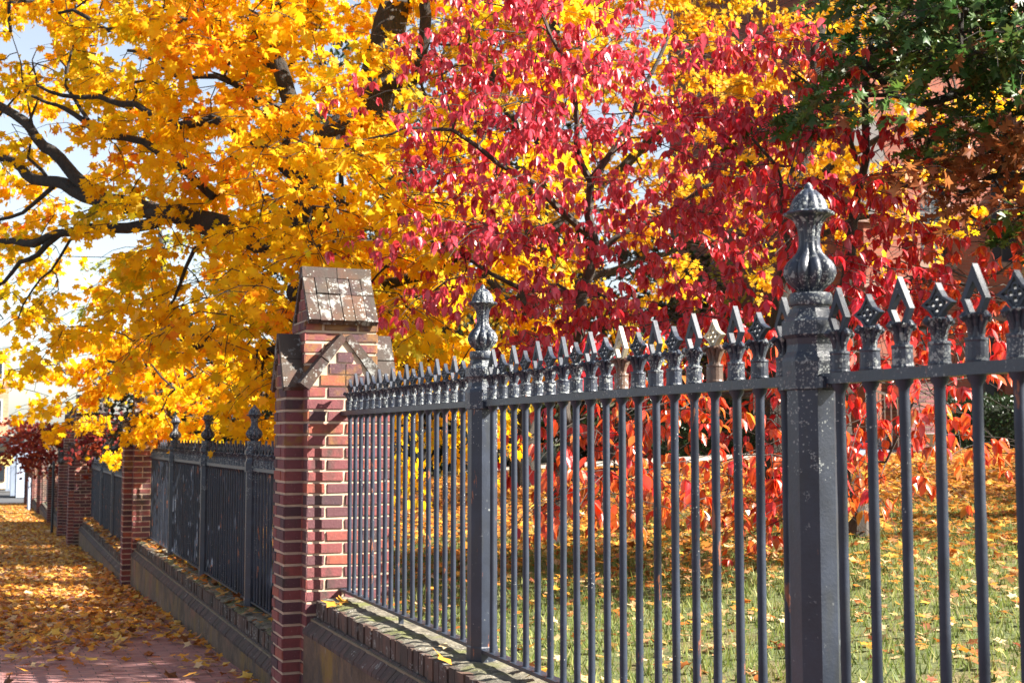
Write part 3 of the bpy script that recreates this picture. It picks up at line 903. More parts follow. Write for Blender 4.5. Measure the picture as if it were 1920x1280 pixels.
def tree(name, label, cat, limbs, sp, centre, per, length, width, style, T, size, colour_fn, leafmat, barkmat, group=None, seg0=10, base_r=.0045):
    base = Vector(limbs[0][0][0])
    root = tag(empty(name, base), label, cat, group)
    polys, paths, arr, r = skeleton(limbs, sp, base_r)
    b = wood_mesh('trunk', polys, paths, arr, r, barkmat, seg0)
    I, pos, tip, nr, sz, dv, sv = sprays_to_leaves(sp, centre, per, length, width, style, size)
    # fine twigs that carry the leaves
    tr_ = {'maple': .0042, 'dog': .0026, 'oak': .0034}[style]
    for q in range(len(sp)):
        a0 = Vector(sp[q]); dd_ = Vector(dv[q]); ss_ = Vector(sv[q]); L = length * 1.15
        def bend(a, v, l):
            w_ = Vector((random.uniform(-1, 1), random.uniform(-1, 1), random.uniform(-.6, .6))) * l * .10
            return [a, a + v * l * .35 + w_, a + v * l * .7 + w_ * .4 - Vector((0, 0, .05 * l)), a + v * l - Vector((0, 0, .2 * l))]
        main = bend(a0, dd_, L); b.tube(main, [tr_ * 1.5, tr_ * 1.2, tr_, tr_ * .6], 4)
        for k_, sg in ((1, 1), (1, -1), (2, random.choice((-1, 1)))):
            b.tube(bend(main[k_], (dd_ * .55 + ss_ * sg * random.uniform(.5, 1)).normalized(), width * random.uniform(.9, 1.5)), [tr_, tr_ * .8, tr_ * .7, tr_ * .5], 4)
    o = b.build('trunk', barkmat, root, True, -base)
    c = colour_fn(sp[I], pos)
    me = leaf_mesh('crown', T, pos, tip, nr, sz, c, leafmat, rng.uniform(-.6, 2.4, len(pos)), {'maple': (.70, .20, .015), 'dog': (.22, .02, .03), 'oak': (.16, .07, .02)}[style], .5 if style == 'maple' else .75)
    link('crown', me, root, -base)
    return root

YEL, GOLD, ORG, DORG, GRN = (.93, .60, .008), (.91, .50, .008), (.88, .27, .018), (.78, .15, .018), (.48, .48, .02)
def col_maple(a, p):
    n = len(p)
    t = wob(a, 1.5, 3.1) * .50 + rng.normal(0, .14, n) + .06 + (wob(a, 4.0, 7) - .5) * .62
    c = pick([GRN, YEL, YEL, (.92, .55, .010), GOLD, ORG, DORG], np.clip(t, .05, 1))
    return c * rng.uniform(.82, 1.1, (n, 1))
def col_goldback(a, p):
    n = len(p)
    t = wob(a, 1.1, 9.1) * .5 + rng.normal(0, .13, n) + .12
    c = pick([(.38, .38, .05), YEL, (.74, .42, .03), GOLD, (.70, .28, .03)], np.clip(t, 0, 1))
    return c * rng.uniform(.75, 1.05, (n, 1))
CRIM, PINK, RED, ROR, OY = (.52, .022, .052), (.78, .085, .125), (.74, .025, .032), (.84, .14, .02), (.86, .36, .02)
def col_dogA(a, p):
    n = len(p)
    low = np.clip((-a[:, 2] + .75) / .8, 0, 1) * (wob(a, 2.0, 4) > .45)
    t = wob(a, 1.9, 1.3) * .45 + rng.normal(0, .11, n) + .08 + low * .42
    return pick([CRIM, (.62, .050, .085), PINK, PINK, (.60, .035, .05), RED, ROR, OY], np.clip(t, 0, 1)) * rng.uniform(.75, 1.12, (n, 1))
def col_dogB(a, p):
    n = len(p)
    # the upper left of this crown is crimson, the right side orange red
    rightness = np.clip((a[:, 0] * math.cos(PSI) - a[:, 1] * math.sin(PSI)) / 1.6 - .95, 0, 1)
    t = .30 + rightness * .36 + (wob(a, 1.6, 5.3) - .5) * .55 + rng.normal(0, .12, n)
    t += np.clip((-a[:, 2] + .8), 0, 1) * .24
    return pick([CRIM, (.54, .028, .055), (.66, .025, .035), RED, (.74, .06, .025), ROR, (.70, .18, .03), (.45, .32, .05)], np.clip(t, 0, 1)) * rng.uniform(.78, 1.12, (n, 1))
def col_oak(a, p):
    n = len(p)
    g = pick([(.025, .070, .018), (.045, .12, .025), (.09, .18, .03)], rng.random(n))
    br = pick([(.16, .040, .014), (.30, .080, .025), (.42, .16, .05)], rng.random(n))
    rt = a[:, 0] * math.cos(PSI) - a[:, 1] * math.sin(PSI)
    lo = ((2.15 + .5 * (wob(a, 2.0, 2) - .5) - a[:, 2]) > 0) & (rt > 2.45)
    hi = a[:, 2] < 1.55
    m_ = (lo & ~hi) | (rng.random(n) < .05)
    return np.where(m_[:, None], br, g)
def col_ever(a, p):
    n = len(p)
    return pick([(.010, .022, .010), (.018, .042, .016), (.035, .07, .025)], rng.random(n)) 
def col_lime(a, p):
    n = len(p)
    return pick([(.22, .30, .04), (.45, .45, .05), (.75, .6, .06)], np.clip(wob(a, .8, 2) + rng.normal(0, .2, n), 0, 1))
def col_plum(a, p):
    n = len(p)
    return pick([(.14, .018, .025), (.30, .03, .03), (.5, .09, .03)], np.clip(wob(a, 1.5, 2) * .6 + rng.normal(0, .25, n) + .1, 0, 1))

def pl(*pts): return [P(*p) for p in pts]

# --- large maple behind the nearest pier
mb = lawn_hit(648, 1046); db = mb.dot(Vector((math.sin(PSI), math.cos(PSI), 0)))
D0 = 12.0
tb = P(648, 1000, D0); tb.z = lawn_z(tb.x, tb.y) - .1
limbs = [
 ([tb] + pl((643, 850, D0), (632, 700, D0), (612, 560, D0), (592, 430, D0), (585, 330, D0)), [.34, .27, .25, .25, .24, .23]),
 (pl((585, 330, D0), (630, 270, D0), (690, 190, 12.2), (725, 90, 12.4), (748, -30, 12.6), (760, -200, 12.8)), [.22, .21, .20, .17, .15, .10]),
 (pl((700, 170, 12.2), (775, 150, 12.0), (802, 70, 11.9), (796, -40, 11.8), (830, -160, 11.8)), [.10, .08, .075, .07, .05]),
 (pl((588, 360, D0), (545, 230, 12.2), (525, 110, 12.4), (510, -40, 12.6), (480, -180, 12.9)), [.16, .12, .10, .09, .06]),
 (pl((600, 470, D0), (520, 455, 12.2), (430, 425, 12.6), (330, 402, 13.1), (210, 380, 13.8), (100, 350, 14.4), (0, 300, 15), (-120, 235, 15.5)), [.19, .17, .16, .15, .12, .09, .07, .04]),
 (pl((330, 402, 13.1), (230, 425, 13.6), (110, 440, 14.2), (0, 455, 14.8), (-120, 480, 15.3)), [.09, .08, .065, .05, .03]),
 (pl((210, 380, 13.8), (120, 310, 14.2), (50, 245, 14.6), (0, 205, 14.9), (-90, 130, 15.2)), [.10, .09, .08, .07, .04]),
 (pl((110, 440, 14.2), (40, 490, 14.6), (-30, 560, 15)), [.05, .035, .02]),
 (pl((430, 425, 12.6), (370, 470, 12.6), (320, 560, 12.9), (250, 640, 13.2)), [.04, .03, .02, .008]),
 (pl((210, 380, 13.8), (150, 430, 14), (70, 520, 14.4), (20, 640, 14.8)), [.035, .025, .016, .006]),
 (pl((100, 350, 14.4), (60, 300, 14.5), (60, 180, 14.6), (20, 60, 14.8)), [.035, .025, .015, .006]),
 (pl((50, 245, 14.6), (80, 180, 14.6), (70, 90, 14.8)), [.025, .016, .006]),
 (pl((165, 225, 13.3), (130, 150, 13.5), (140, 70, 13.8), (120, -20, 14)), [.03, .022, .014, .006]),
 (pl((0, 300, 15), (-10, 230, 15), (60, 150, 14.9), (110, 110, 14.8)), [.03, .02, .012, .005]),
 (pl((100, 350, 14.4), (40, 390, 14.6), (-20, 400, 15), (-90, 380, 15.3)), [.04, .03, .02, .01]),
 (pl((588, 345, D0), (520, 300, 12), (475, 265, 12.1), (400, 230, 12.4), (290, 215, 12.8), (180, 180, 13.2), (70, 160, 13.6)), [.11, .10, .09, .06, .045, .035, .02]),
 (pl((400, 370, 12.8), (330, 320, 12.8), (255, 275, 13), (165, 225, 13.3), (60, 180, 13.8)), [.06, .055, .05, .04, .02]),
 (pl((530, 130, 12.4), (430, 65, 12.5), (320, 40, 12.8), (200, 55, 13.2), (110, 25, 13.5)), [.07, .06, .05, .035, .02]),
 (pl((540, 210, 12.2), (440, 160, 12), (340, 135, 12.1), (240, 95, 12.4)), [.05, .04, .03, .02]),
 (pl((610, 570, D0), (580, 556, 11.3), (552, 546, 10.6)), [.14, .12, .105]),
 (pl((618, 590, D0), (700, 535, 11.6), (790, 505, 11.2), (870, 480, 11)), [.10, .08, .05, .02]),
 (pl((628, 680, D0), (520, 660, 12.3), (400, 650, 13.2), (280, 660, 14.5), (160, 700, 16)), [.09, .07, .05, .035, .02]),
 (pl((620, 620, D0), (700, 640, 11.2), (800, 700, 10.8), (840, 780, 10.6)), [.06, .05, .03, .015]),
]
g = [
 '4 5 6 7 7 8 8 8 8 7 7 6 5 4 3',
 '4 5 6 7 7 8 8 8 8 7 6 5 4 4 4',
 '4 5 7 7 7 8 8 9 9 8 6 3 3 5 4',
 '3 4 6 5 7 8 8 9 9 7 4 1 1 4 4',
 '2 4 4 3 5 6 8 8 8 5 4 1 1 2 2',
 '1 2 3 2 4 4 6 8 8 7 6 6 5 3 2',
 '1 2 3 3 3 4 5 5 5 8 7 7 6 3 2',
 '1 2 4 3 3 3 3 3 6 9 9 7 5 3 1',
 '1 1 3 5 6 6 6 7 7 7 7 7 4 2 0',
 '1 1 3 6 8 8 8 8 8 7 7 7 4 2 0',
 '1 1 3 4 8 9 9 9 9 8 4 5 4 2 0',
 '0 0 2 3 9 12 9 5 8 9 3 4 3 1 0',
 '0 0 0 0 1 0 0 0 1 1 0 3 2 0 0']
def dA(x, y):
    d = 12.2 + max(0, 520 - x) * .0066
    if y > 640 and x < 480: d += 2.5
    return d
sp = cells(-160, -160, 80, g, .62, lambda x, y: dA(x, y) - (.7 if 480 < x < 760 and 250 < y < 600 else 0), 1.6)
limbs = [(a_, [r_ * (.95 if i_ < 2 else .74) for r_ in b_]) for i_, (a_, b_) in enumerate(limbs)]
tree('maple_tree', 'huge golden maple behind the nearest brick pier, limbs spreading over the sidewalk', 'tree', limbs, sp, P(620, 330, 12.5), 50, .52, .34, 'maple', T_MAPLE, .104, col_maple, M['leaf_m'], M['bark'])

# --- crimson dogwood in front
b0 = lawn_hit(1040, 1022); dd = b0.dot(Vector((math.sin(PSI), math.cos(PSI), 0)))
limbs = [
 ([b0 - Vector((0, 0, .05))] + pl((1052, 900, dd), (1066, 760, dd), (1082, 620, dd - .1), (1103, 460, dd - .2), (1108, 340, dd - .3)), [.075, .06, .055, .05, .045, .035]),
 (pl((1108, 340, dd - .3), (1080, 270, dd - .4), (1062, 180, dd - .5), (1020, 60, dd - .6), (1000, -60, dd - .7)), [.03, .026, .02, .015, .01]),
 (pl((1108, 340, dd - .3), (1170, 250, dd - .2), (1230, 150, dd - .1), (1260, 20, dd)), [.03, .024, .018, .01]),
 (pl((1103, 440, dd - .2), (1020, 370, dd - .5), (930, 300, dd - .8), (850, 250, dd - 1.0), (760, 230, dd - 1.1), (690, 260, dd - 1.2)), [.03, .026, .02, .016, .012, .007]),
 (pl((1098, 500, dd - .1), (1200, 430, dd), (1300, 360, dd), (1400, 330, dd)), [.03, .024, .018, .008]),
 (pl((1090, 560, dd - .1), (980, 520, dd - .5), (880, 480, dd - .8), (800, 450, dd - 1)), [.026, .02, .014, .008]),
]
g = [
 '0 0 2 4 5 5 3 1 1 1 0',
 '0 0 2 4 5 5 4 1 0 1 1',
 '0 0 3 6 6 6 5 3 3 4 3',
 '0 2 4 5 5 6 6 4 3 4 4',
 '1 1 3 5 4 4 4 4 5 3 2',
 '0 0 3 4 4 4 4 5 5 4 2',
 '0 2 5 5 5 5 5 5 5 1 0',
 '0 0 4 4 5 5 5 5 4 0 0',
 '0 0 1 1 4 5 4 2 2 0 0',
 '0 0 0 0 2 2 1 0 0 0 0']
sp = cells(640, -80, 80, g, .74, lambda x, y: dd - .7, .9)
tree('dogwood_tree', 'crimson dogwood with hanging leaves, left of the tallest fence post', 'tree', limbs, tiers(sp, .42), P(1105, 420, dd), 54, .42, .34, 'dog', T_DOG, .083, col_dogA, M['leaf_d'], M['bark_g'], 'dogwood trees on the lawn', 8, .0028)

# --- orange red dogwood by the tallest post
b1 = lawn_hit(1608, 1008); d1 = b1.dot(Vector((math.sin(PSI), math.cos(PSI), 0)))
limbs = [
 ([b1 - Vector((0, 0, .05))] + pl((1592, 900, d1), (1580, 780, d1), (1585, 640, d1 - .1), (1598, 480, d1 - .2), (1606, 340, d1 - .2), (1622, 200, d1 - .2), (1645, 50, d1 - .2), (1655, -60, d1 - .2)), [.10, .065, .055, .05, .04, .032, .025, .018, .01]),
 (pl((1583, 680, d1), (1530, 570, d1 - .2), (1482, 450, d1 - .3), (1462, 370, d1 - .4), (1410, 260, d1 - .5)), [.035, .03, .026, .02, .01]),
 (pl((1580, 800, d1), (1470, 740, d1 - .2), (1330, 730, d1 - .4), (1200, 780, d1 - .6), (1120, 850, d1 - .6)), [.035, .028, .022, .014, .007]),
 (pl((1590, 620, d1), (1680, 540, d1 - .3), (1770, 520, d1 - .5), (1850, 540, d1 - .6)), [.03, .022, .015, .008]),
 (pl((1606, 330, d1), (1700, 330, d1 - .4), (1800, 380, d1 - .8), (1880, 440, d1 - 1)), [.024, .018, .012, .007]),
 (pl((1606, 300, d1), (1540, 200, d1 - .3), (1480, 130, d1 - .4)), [.02, .014, .007]),
]
g = [
 '0 0 0 0 1 3 2 0 0 0 0',
 '0 0 0 0 1 1 2 1 0 0 0',
 '0 0 0 0 2 4 4 3 1 0 0',
 '0 0 0 1 3 5 6 5 2 0 0',
 '0 0 1 0 0 2 6 6 5 5 3',
 '0 1 3 2 0 0 3 6 6 5 2',
 '1 2 3 3 1 1 4 6 6 3 1',
 '1 2 2 3 3 3 4 5 6 4 1',
 '3 7 7 5 5 6 5 5 4 3 0',
 '3 7 7 5 3 7 5 4 1 0 0',
 '2 4 2 0 1 5 2 0 0 0 0',
 '0 0 0 0 0 1 0 0 0 0 0']
sp = cells(1040, 80, 80, g, .50, lambda x, y: d1 - 1.0 - (.9 if y > 650 else 0), .9)
tree('dogwood_tree', 'orange-red dogwood behind the tallest fence post, low branches hanging behind the bars', 'tree', limbs, tiers(sp, .42), P(1590, 420, d1), 54, .42, .36, 'dog', T_DOG, .083, col_dogB, M['leaf_d'], M['bark_g'], 'dogwood trees on the lawn', 8, .0028)

# --- oak reaching in from the right
ob = Vector((9.6, 7.2, 0)); ob.z = lawn_z(ob.x, ob.y) - .1
def O(x, y, z): return Vector((x, y, z))
limbs = [
 ([ob, O(9.5, 7.2, 1.2), O(9.4, 7.1, 2.8), O(9.5, 7.0, 4.5)], [.24, .2, .17, .1]),
 ([O(9.45, 7.15, 2.0)] + pl((1960, 120, 9.3), (1820, 170, 9.0), (1700, 190, 8.7), (1590, 180, 8.5)), [.08, .05, .035, .022, .01]),
 ([O(9.45, 7.15, 1.6)] + pl((1960, 330, 8.9), (1860, 330, 8.6), (1760, 350, 8.4)), [.05, .03, .02, .008]),
 ([O(9.4, 7.1, 2.9)] + pl((1960, -20, 9.3), (1800, 10, 9.0), (1660, 40, 8.8)), [.06, .045, .03, .01]),
]
g = [
 '0 0 2 4 6 7 7 6 5 4',
 '0 0 2 4 6 7 7 6 5 4',
 '0 0 1 4 7 7 7 6 5 4',
 '0 1 3 4 5 7 7 5 4 3',
 '1 3 3 2 3 6 6 4 3 2',
 '0 0 0 1 3 5 6 4 3 3',
 '0 0 0 0 1 2 3 3 2 2',
 '0 0 0 0 0 0 2 1 1 0']
sp = cells(1440, -160, 80, g, .8, lambda x, y: 8.8, .9)
tree('oak_tree', 'dark green oak with russet patches reaching in at the upper right corner', 'tree', limbs, sp, ob + Vector((0, 0, 3)), 36, .42, .3, 'oak', T_OAK, .13, col_oak, M['leaf_o'], M['bark'])

# --- oaks added out of view on the right to shade lawn and fence
for lab, q, cz, rad, ns in (('unseen oak added beyond the right edge of the picture, shading the lawn', (17.0, 5.0), 5.6, (3.6, 4.4, 2.2), 150),
                            ('unseen oak added behind the viewer, shading the nearest end of the fence', (10.2, -6.0), 6.9, (2.6, 3.0, 1.9), 60)):
    ob2 = Vector((q[0], q[1], 0)); ob2.z = lawn_z(*q) - .1
    limbs = [([ob2, ob2 + Vector((.1, 0, 2)), ob2 + Vector((0, .1, 4.5)), ob2 + Vector((.1, .1, cz + 1))], [.25, .2, .15, .05])]
    sp = []
    while len(sp) < ns:
        v_ = Vector([random.uniform(-1, 1) for _ in range(3)])
        if .1 < v_.length < 1: sp.append((q[0] + v_.x * rad[0], q[1] + v_.y * rad[1], cz + v_.z * rad[2]))
    tree('oak_tree', lab, 'tree', limbs, np.array(sp), ob2 + Vector((0, 0, 4)), 44, .6, .45, 'oak', T_OAK, .14, col_oak, M['leaf_o'], M['bark'])

# --- yellow maples behind the dogwoods
b2 = lawn_hit(985, 912); d2 = b2.dot(Vector((math.sin(PSI), math.cos(PSI), 0)))
limbs = [
 ([b2 - Vector((0, 0, .1))] + pl((985, 800, d2), (988, 650, d2), (1000, 480, d2), (1015, 300, d2), (1040, 80, d2), (1060, -120, d2)), [.26, .21, .19, .18, .15, .11, .06]),
 (pl((1000, 480, d2), (1100, 380, d2 + .5), (1220, 260, d2 + .8), (1350, 150, d2 + 1), (1450, 60, d2 + 1)), [.10, .09, .07, .05, .03]),
 (pl((995, 560, d2), (1120, 520, d2), (1250, 480, d2 + .5), (1350, 400, d2 + .8)), [.08, .06, .045, .02]),
 (pl((990, 620, d2), (900, 500, d2), (860, 350, d2), (850, 200, d2)), [.08, .06, .05, .03]),
 (pl((1015, 300, d2), (930, 180, d2), (900, 40, d2), (890, -80, d2)), [.08, .06, .05, .03]),
]
g = [
 '4 4 5 5 5 5 5 5 3 2',
 '4 4 5 5 5 5 5 5 3 2',
 '4 4 5 5 5 5 5 5 2 1',
 '4 4 5 5 4 5 5 5 2 1',
 '4 4 4 5 5 5 5 5 4 2',
 '3 3 4 5 5 5 5 5 5 2',
 '4 4 4 5 5 5 4 4 4 1',
 '4 4 4 4 4 4 3 1 1 0',
 '3 4 4 4 4 3 2 1 1 0',
 '2 3 3 3 3 2 2 1 1 0']
sp = cells(720, -160, 80, g, 1.05, lambda x, y: d2 + 1.5, 1.9)
tree('maple_tree', 'yellow maple with a thick dark trunk standing behind the crimson dogwood', 'tree', limbs, sp, P(1010, 350, d2 + 1.5), 56, .55, .40, 'maple', T_MAPLE, .108, col_goldback, M['leaf_m'], M['bark'])
D3 = 16.5
tb = P(1452, 800, D3); tb.z = lawn_z(tb.x, tb.y) - .1
limbs = [
 ([tb] + pl((1455, 700, D3), (1470, 520, D3), (1500, 330, D3), (1530, 160, D3), (1550, -20, D3), (1560, -150, D3)), [.17, .15, .13, .11, .09, .06, .04]),
 (pl((1490, 400, D3), (1580, 300, D3 - .3), (1680, 230, D3 - .5), (1780, 190, D3 - .6)), [.07, .05, .035, .02]),
 (pl((1480, 460, D3), (1600, 420, D3 - .3), (1700, 400, D3 - .5)), [.05, .035, .015]),
 (pl((1530, 160, D3), (1600, 80, D3), (1690, 20, D3)), [.05, .035, .015]),
]
g = [
 '2 3 4 4 3 3', '2 3 4 4 3 3', '1 2 5 4 2 2', '2 1 3 3 3 2', '4 4 4 5 5 3', '4 4 5 5 4 2', '3 3 3 3 2 1', '1 1 1 1 0 0']
sp = cells(1420, -160, 80, g, .62, lambda x, y: D3 - .3, 1.4)
tree('maple_tree', 'slender golden maple in front of the red brick building', 'tree', limbs, sp, P(1540, 200, D3), 40, .5, .36, 'maple', T_MAPLE, .12, col_goldback, M['leaf_m'], M['bark'])

# --- sunlit lime tree far behind, and loose far trees at the left
def simple_tree(name, label, x, ybase, ytop, d, rx, fn, mat, n, per, size, T=T_OVAL, style='oak', ylow=None, group=None, spread=1.6, zb=None, tx=None):
    tb = P(x if tx is None else tx, ybase, d); tb.z = lawn_z(tb.x, tb.y) - .1 if zb is None else zb
    ylow = ybase if ylow is None else ylow
    ym = (ytop + ylow) / 2
    sp = []
    while len(sp) < n:
        a, b_, c = random.uniform(-1, 1), random.uniform(-1, 1), random.uniform(-1, 1)
        q = a * a + b_ * b_ + c * c
        if q > 1 or q < .12: continue
        sp.append(P(x + a * rx, ym + b_ * (ylow - ytop) / 2, d + c * rx * d / F * .8)[:])
    sp = np.array(sp)
    xm = x if tx is None else (x + tx) / 2
    k_ = .16 if tx is None else .09
    limbs = [([tb] + pl((xm, (ym + ybase) / 2, d), (x + 5, ym, d), (x - 5, (ytop + ym) / 2, d)), [k_, k_ * .8, k_ * .6, .03])]
    return tree(name, label, 'tree', limbs, sp, P(x, ym, d), per, .8, .5, style, T, size, fn, M[mat], M['bark'], group)
simple_tree('lime_tree', 'distant sunlit yellow-green tree seen through the gap left of the tallest post', 1410, 800, 330, 30, 150, col_lime, 'leaf_m', 55, 60, .17)
simple_tree('evergreen_tree', 'dark glossy evergreen beyond the second fence, under the golden maple', 400, 900, 640, 21, 150, col_ever, 'leaf_e', 110, 60, .15, ylow=860)
simple_tree('evergreen_tree', 'dark evergreen backdrop added for shaded gaps behind the sunlit fence between nearest pier and middle post', 780, 880, 470, 25, 190, col_ever, 'leaf_e', 170, 60, .18, ylow=880)  # dark backdrop tree added so the gaps between crowns read as shade
simple_tree('evergreen_tree', 'broad dark evergreen backdrop added for shaded gaps behind the crimson dogwood trunk', 1130, 880, 440, 27, 220, col_ever, 'leaf_e', 190, 60, .18, ylow=880)  # added too: dark leaves in place of inner crown shade
simple_tree('evergreen_tree', 'tall dark evergreen backdrop added for shaded gaps far behind the golden maple trunk', 640, 900, 100, 27, 170, col_ever, 'leaf_e', 150, 50, .18, ylow=800)  # added dark backdrop, keeps bright sky out of the maple's shaded gaps
simple_tree('evergreen_tree', 'tall dark conifer-like evergreen backdrop added for shaded gaps far behind the yellow maple crown', 900, 880, 60, 29, 190, col_ever, 'leaf_e', 170, 50, .2, ylow=800)  # also added, stands for the shade inside the yellow crown
simple_tree('lime_tree', 'pale yellow-green tree far behind the spreading maple limbs at left', 300, 860, 300, 34, 150, col_lime, 'leaf_m', 50, 50, .16, ylow=700, zb=-3.3)
simple_tree('red_maple_tree', 'small dark red maple over the fence beyond the gateway', 84, 870, 790, 36, 42, col_plum, 'leaf_m', 40, 50, .10, T_MAPLE, 'maple', 862, zb=-2.4, tx=185)
simple_tree('red_maple_tree', 'small plum-red shrub tree behind the third fence', 222, 880, 800, 26, 24, col_plum, 'leaf_m', 24, 50, .10, T_MAPLE, 'maple', 862, zb=-1.7)

# --- clipped hedges in front of the buildings
def hedge(label, x0, x1, ytop, d, depth, colf=col_ever, size=.07, dens=900):
    a, b_ = P(x0, 821, d), P(x1, 821, d)
    t = (b_ - a); L = t.length; t.normalize(); nrm = Vector((-t.y, t.x, 0))
    zt = P(x0, ytop, d).z
    mid = (a + b_) / 2; zb_ = lawn_z(mid.x, mid.y)
    root = tag(empty('hedge', (mid.x, mid.y, zb_)), label, 'hedge', 'clipped hedges behind the lawn')
    H = zt - zb_
    core = MB(); nx_ = max(4, int(L / .4)); 
    prof = [(0.02, 0), (0, .3), (0.02, .7), (.12, .95), (.5, 1.0), (.88, .95), (.98, .7), (1, .3), (.98, 0)]
    vs = []; 
    for i in range(nx_ + 1):
        e = .8 if i in (0, nx_) else 1
        for (u, v) in prof:
            q = a + t * (L * i / nx_) + nrm * ((.08 + u * .84) * depth)
            vs.append((q.x - mid.x, q.y - mid.y, H * v * e * .95 - .05 + .05 * random.random()))
    n = len(prof); fs = [(i * n + k, i * n + k + 1, (i + 1) * n + k + 1, (i + 1) * n + k) for i in range(nx_) for k in range(n - 1)]
    fs += [tuple(range(n)), tuple(range(nx_ * n + n - 1, nx_ * n - 1, -1))]
    core.add(vs, fs); core.build('hedge_body', M['hedge'], root, True)
    N = int(L * (H * 2 + depth) * dens)
    u = rng.random(N) * L; w1 = rng.random(N) * (2 * H + depth)
    front = w1 < H; top = (w1 >= H) & (w1 < H + depth)
    off_n = np.where(front, 0.06, np.where(top, w1 - H, depth - .06)); zz = np.where(front, w1, np.where(top, H, w1 - H - depth))
    off_n = off_n + rng.normal(0, .05, N); zz = zz + rng.normal(0, .05, N)
    A = np.array(a)[None, :2] + u[:, None] * np.array(t)[None, :2] + off_n[:, None] * np.array(nrm)[None, :2] - np.array(mid)[None, :2]
    pos = np.concatenate([A, zz[:, None]], 1)
    out = np.where(front[:, None], -np.array(nrm)[None, :], np.where(top[:, None], np.array([0, 0, 1.0])[None, :], np.array(nrm)[None, :]))
    tip = out + rng.normal(0, .6, (N, 3)) + np.array([0, 0, .3]); nr = rng.normal(0, 1, (N, 3)) + np.array([0, 0, .6])
    c = colf(pos, pos)
    link('hedge_leaves', leaf_mesh('hedge_leaves', T_OVAL, pos, tip, nr, size * rng.uniform(.7, 1.3, N), c, M['leaf_e']), root)
    return root
M['hedge'] = m_plain('hedge_inside', (0.010, 0.016, 0.008), (0.02, 0.03, 0.014), 20, 1.0, 0.8, 40)
hedge('tall dark hedge behind the path between nearest pier and middle post', 690, 1010, 770, 25.5, 1.2)
hedge('tall dark hedge behind the path under the hanging red branches', 1180, 1500, 750, 24.5, 1.2)
hedge('clipped dark hedge beside the brick building at the right edge', 1782, 1990, 752, 23.3, 1.0)

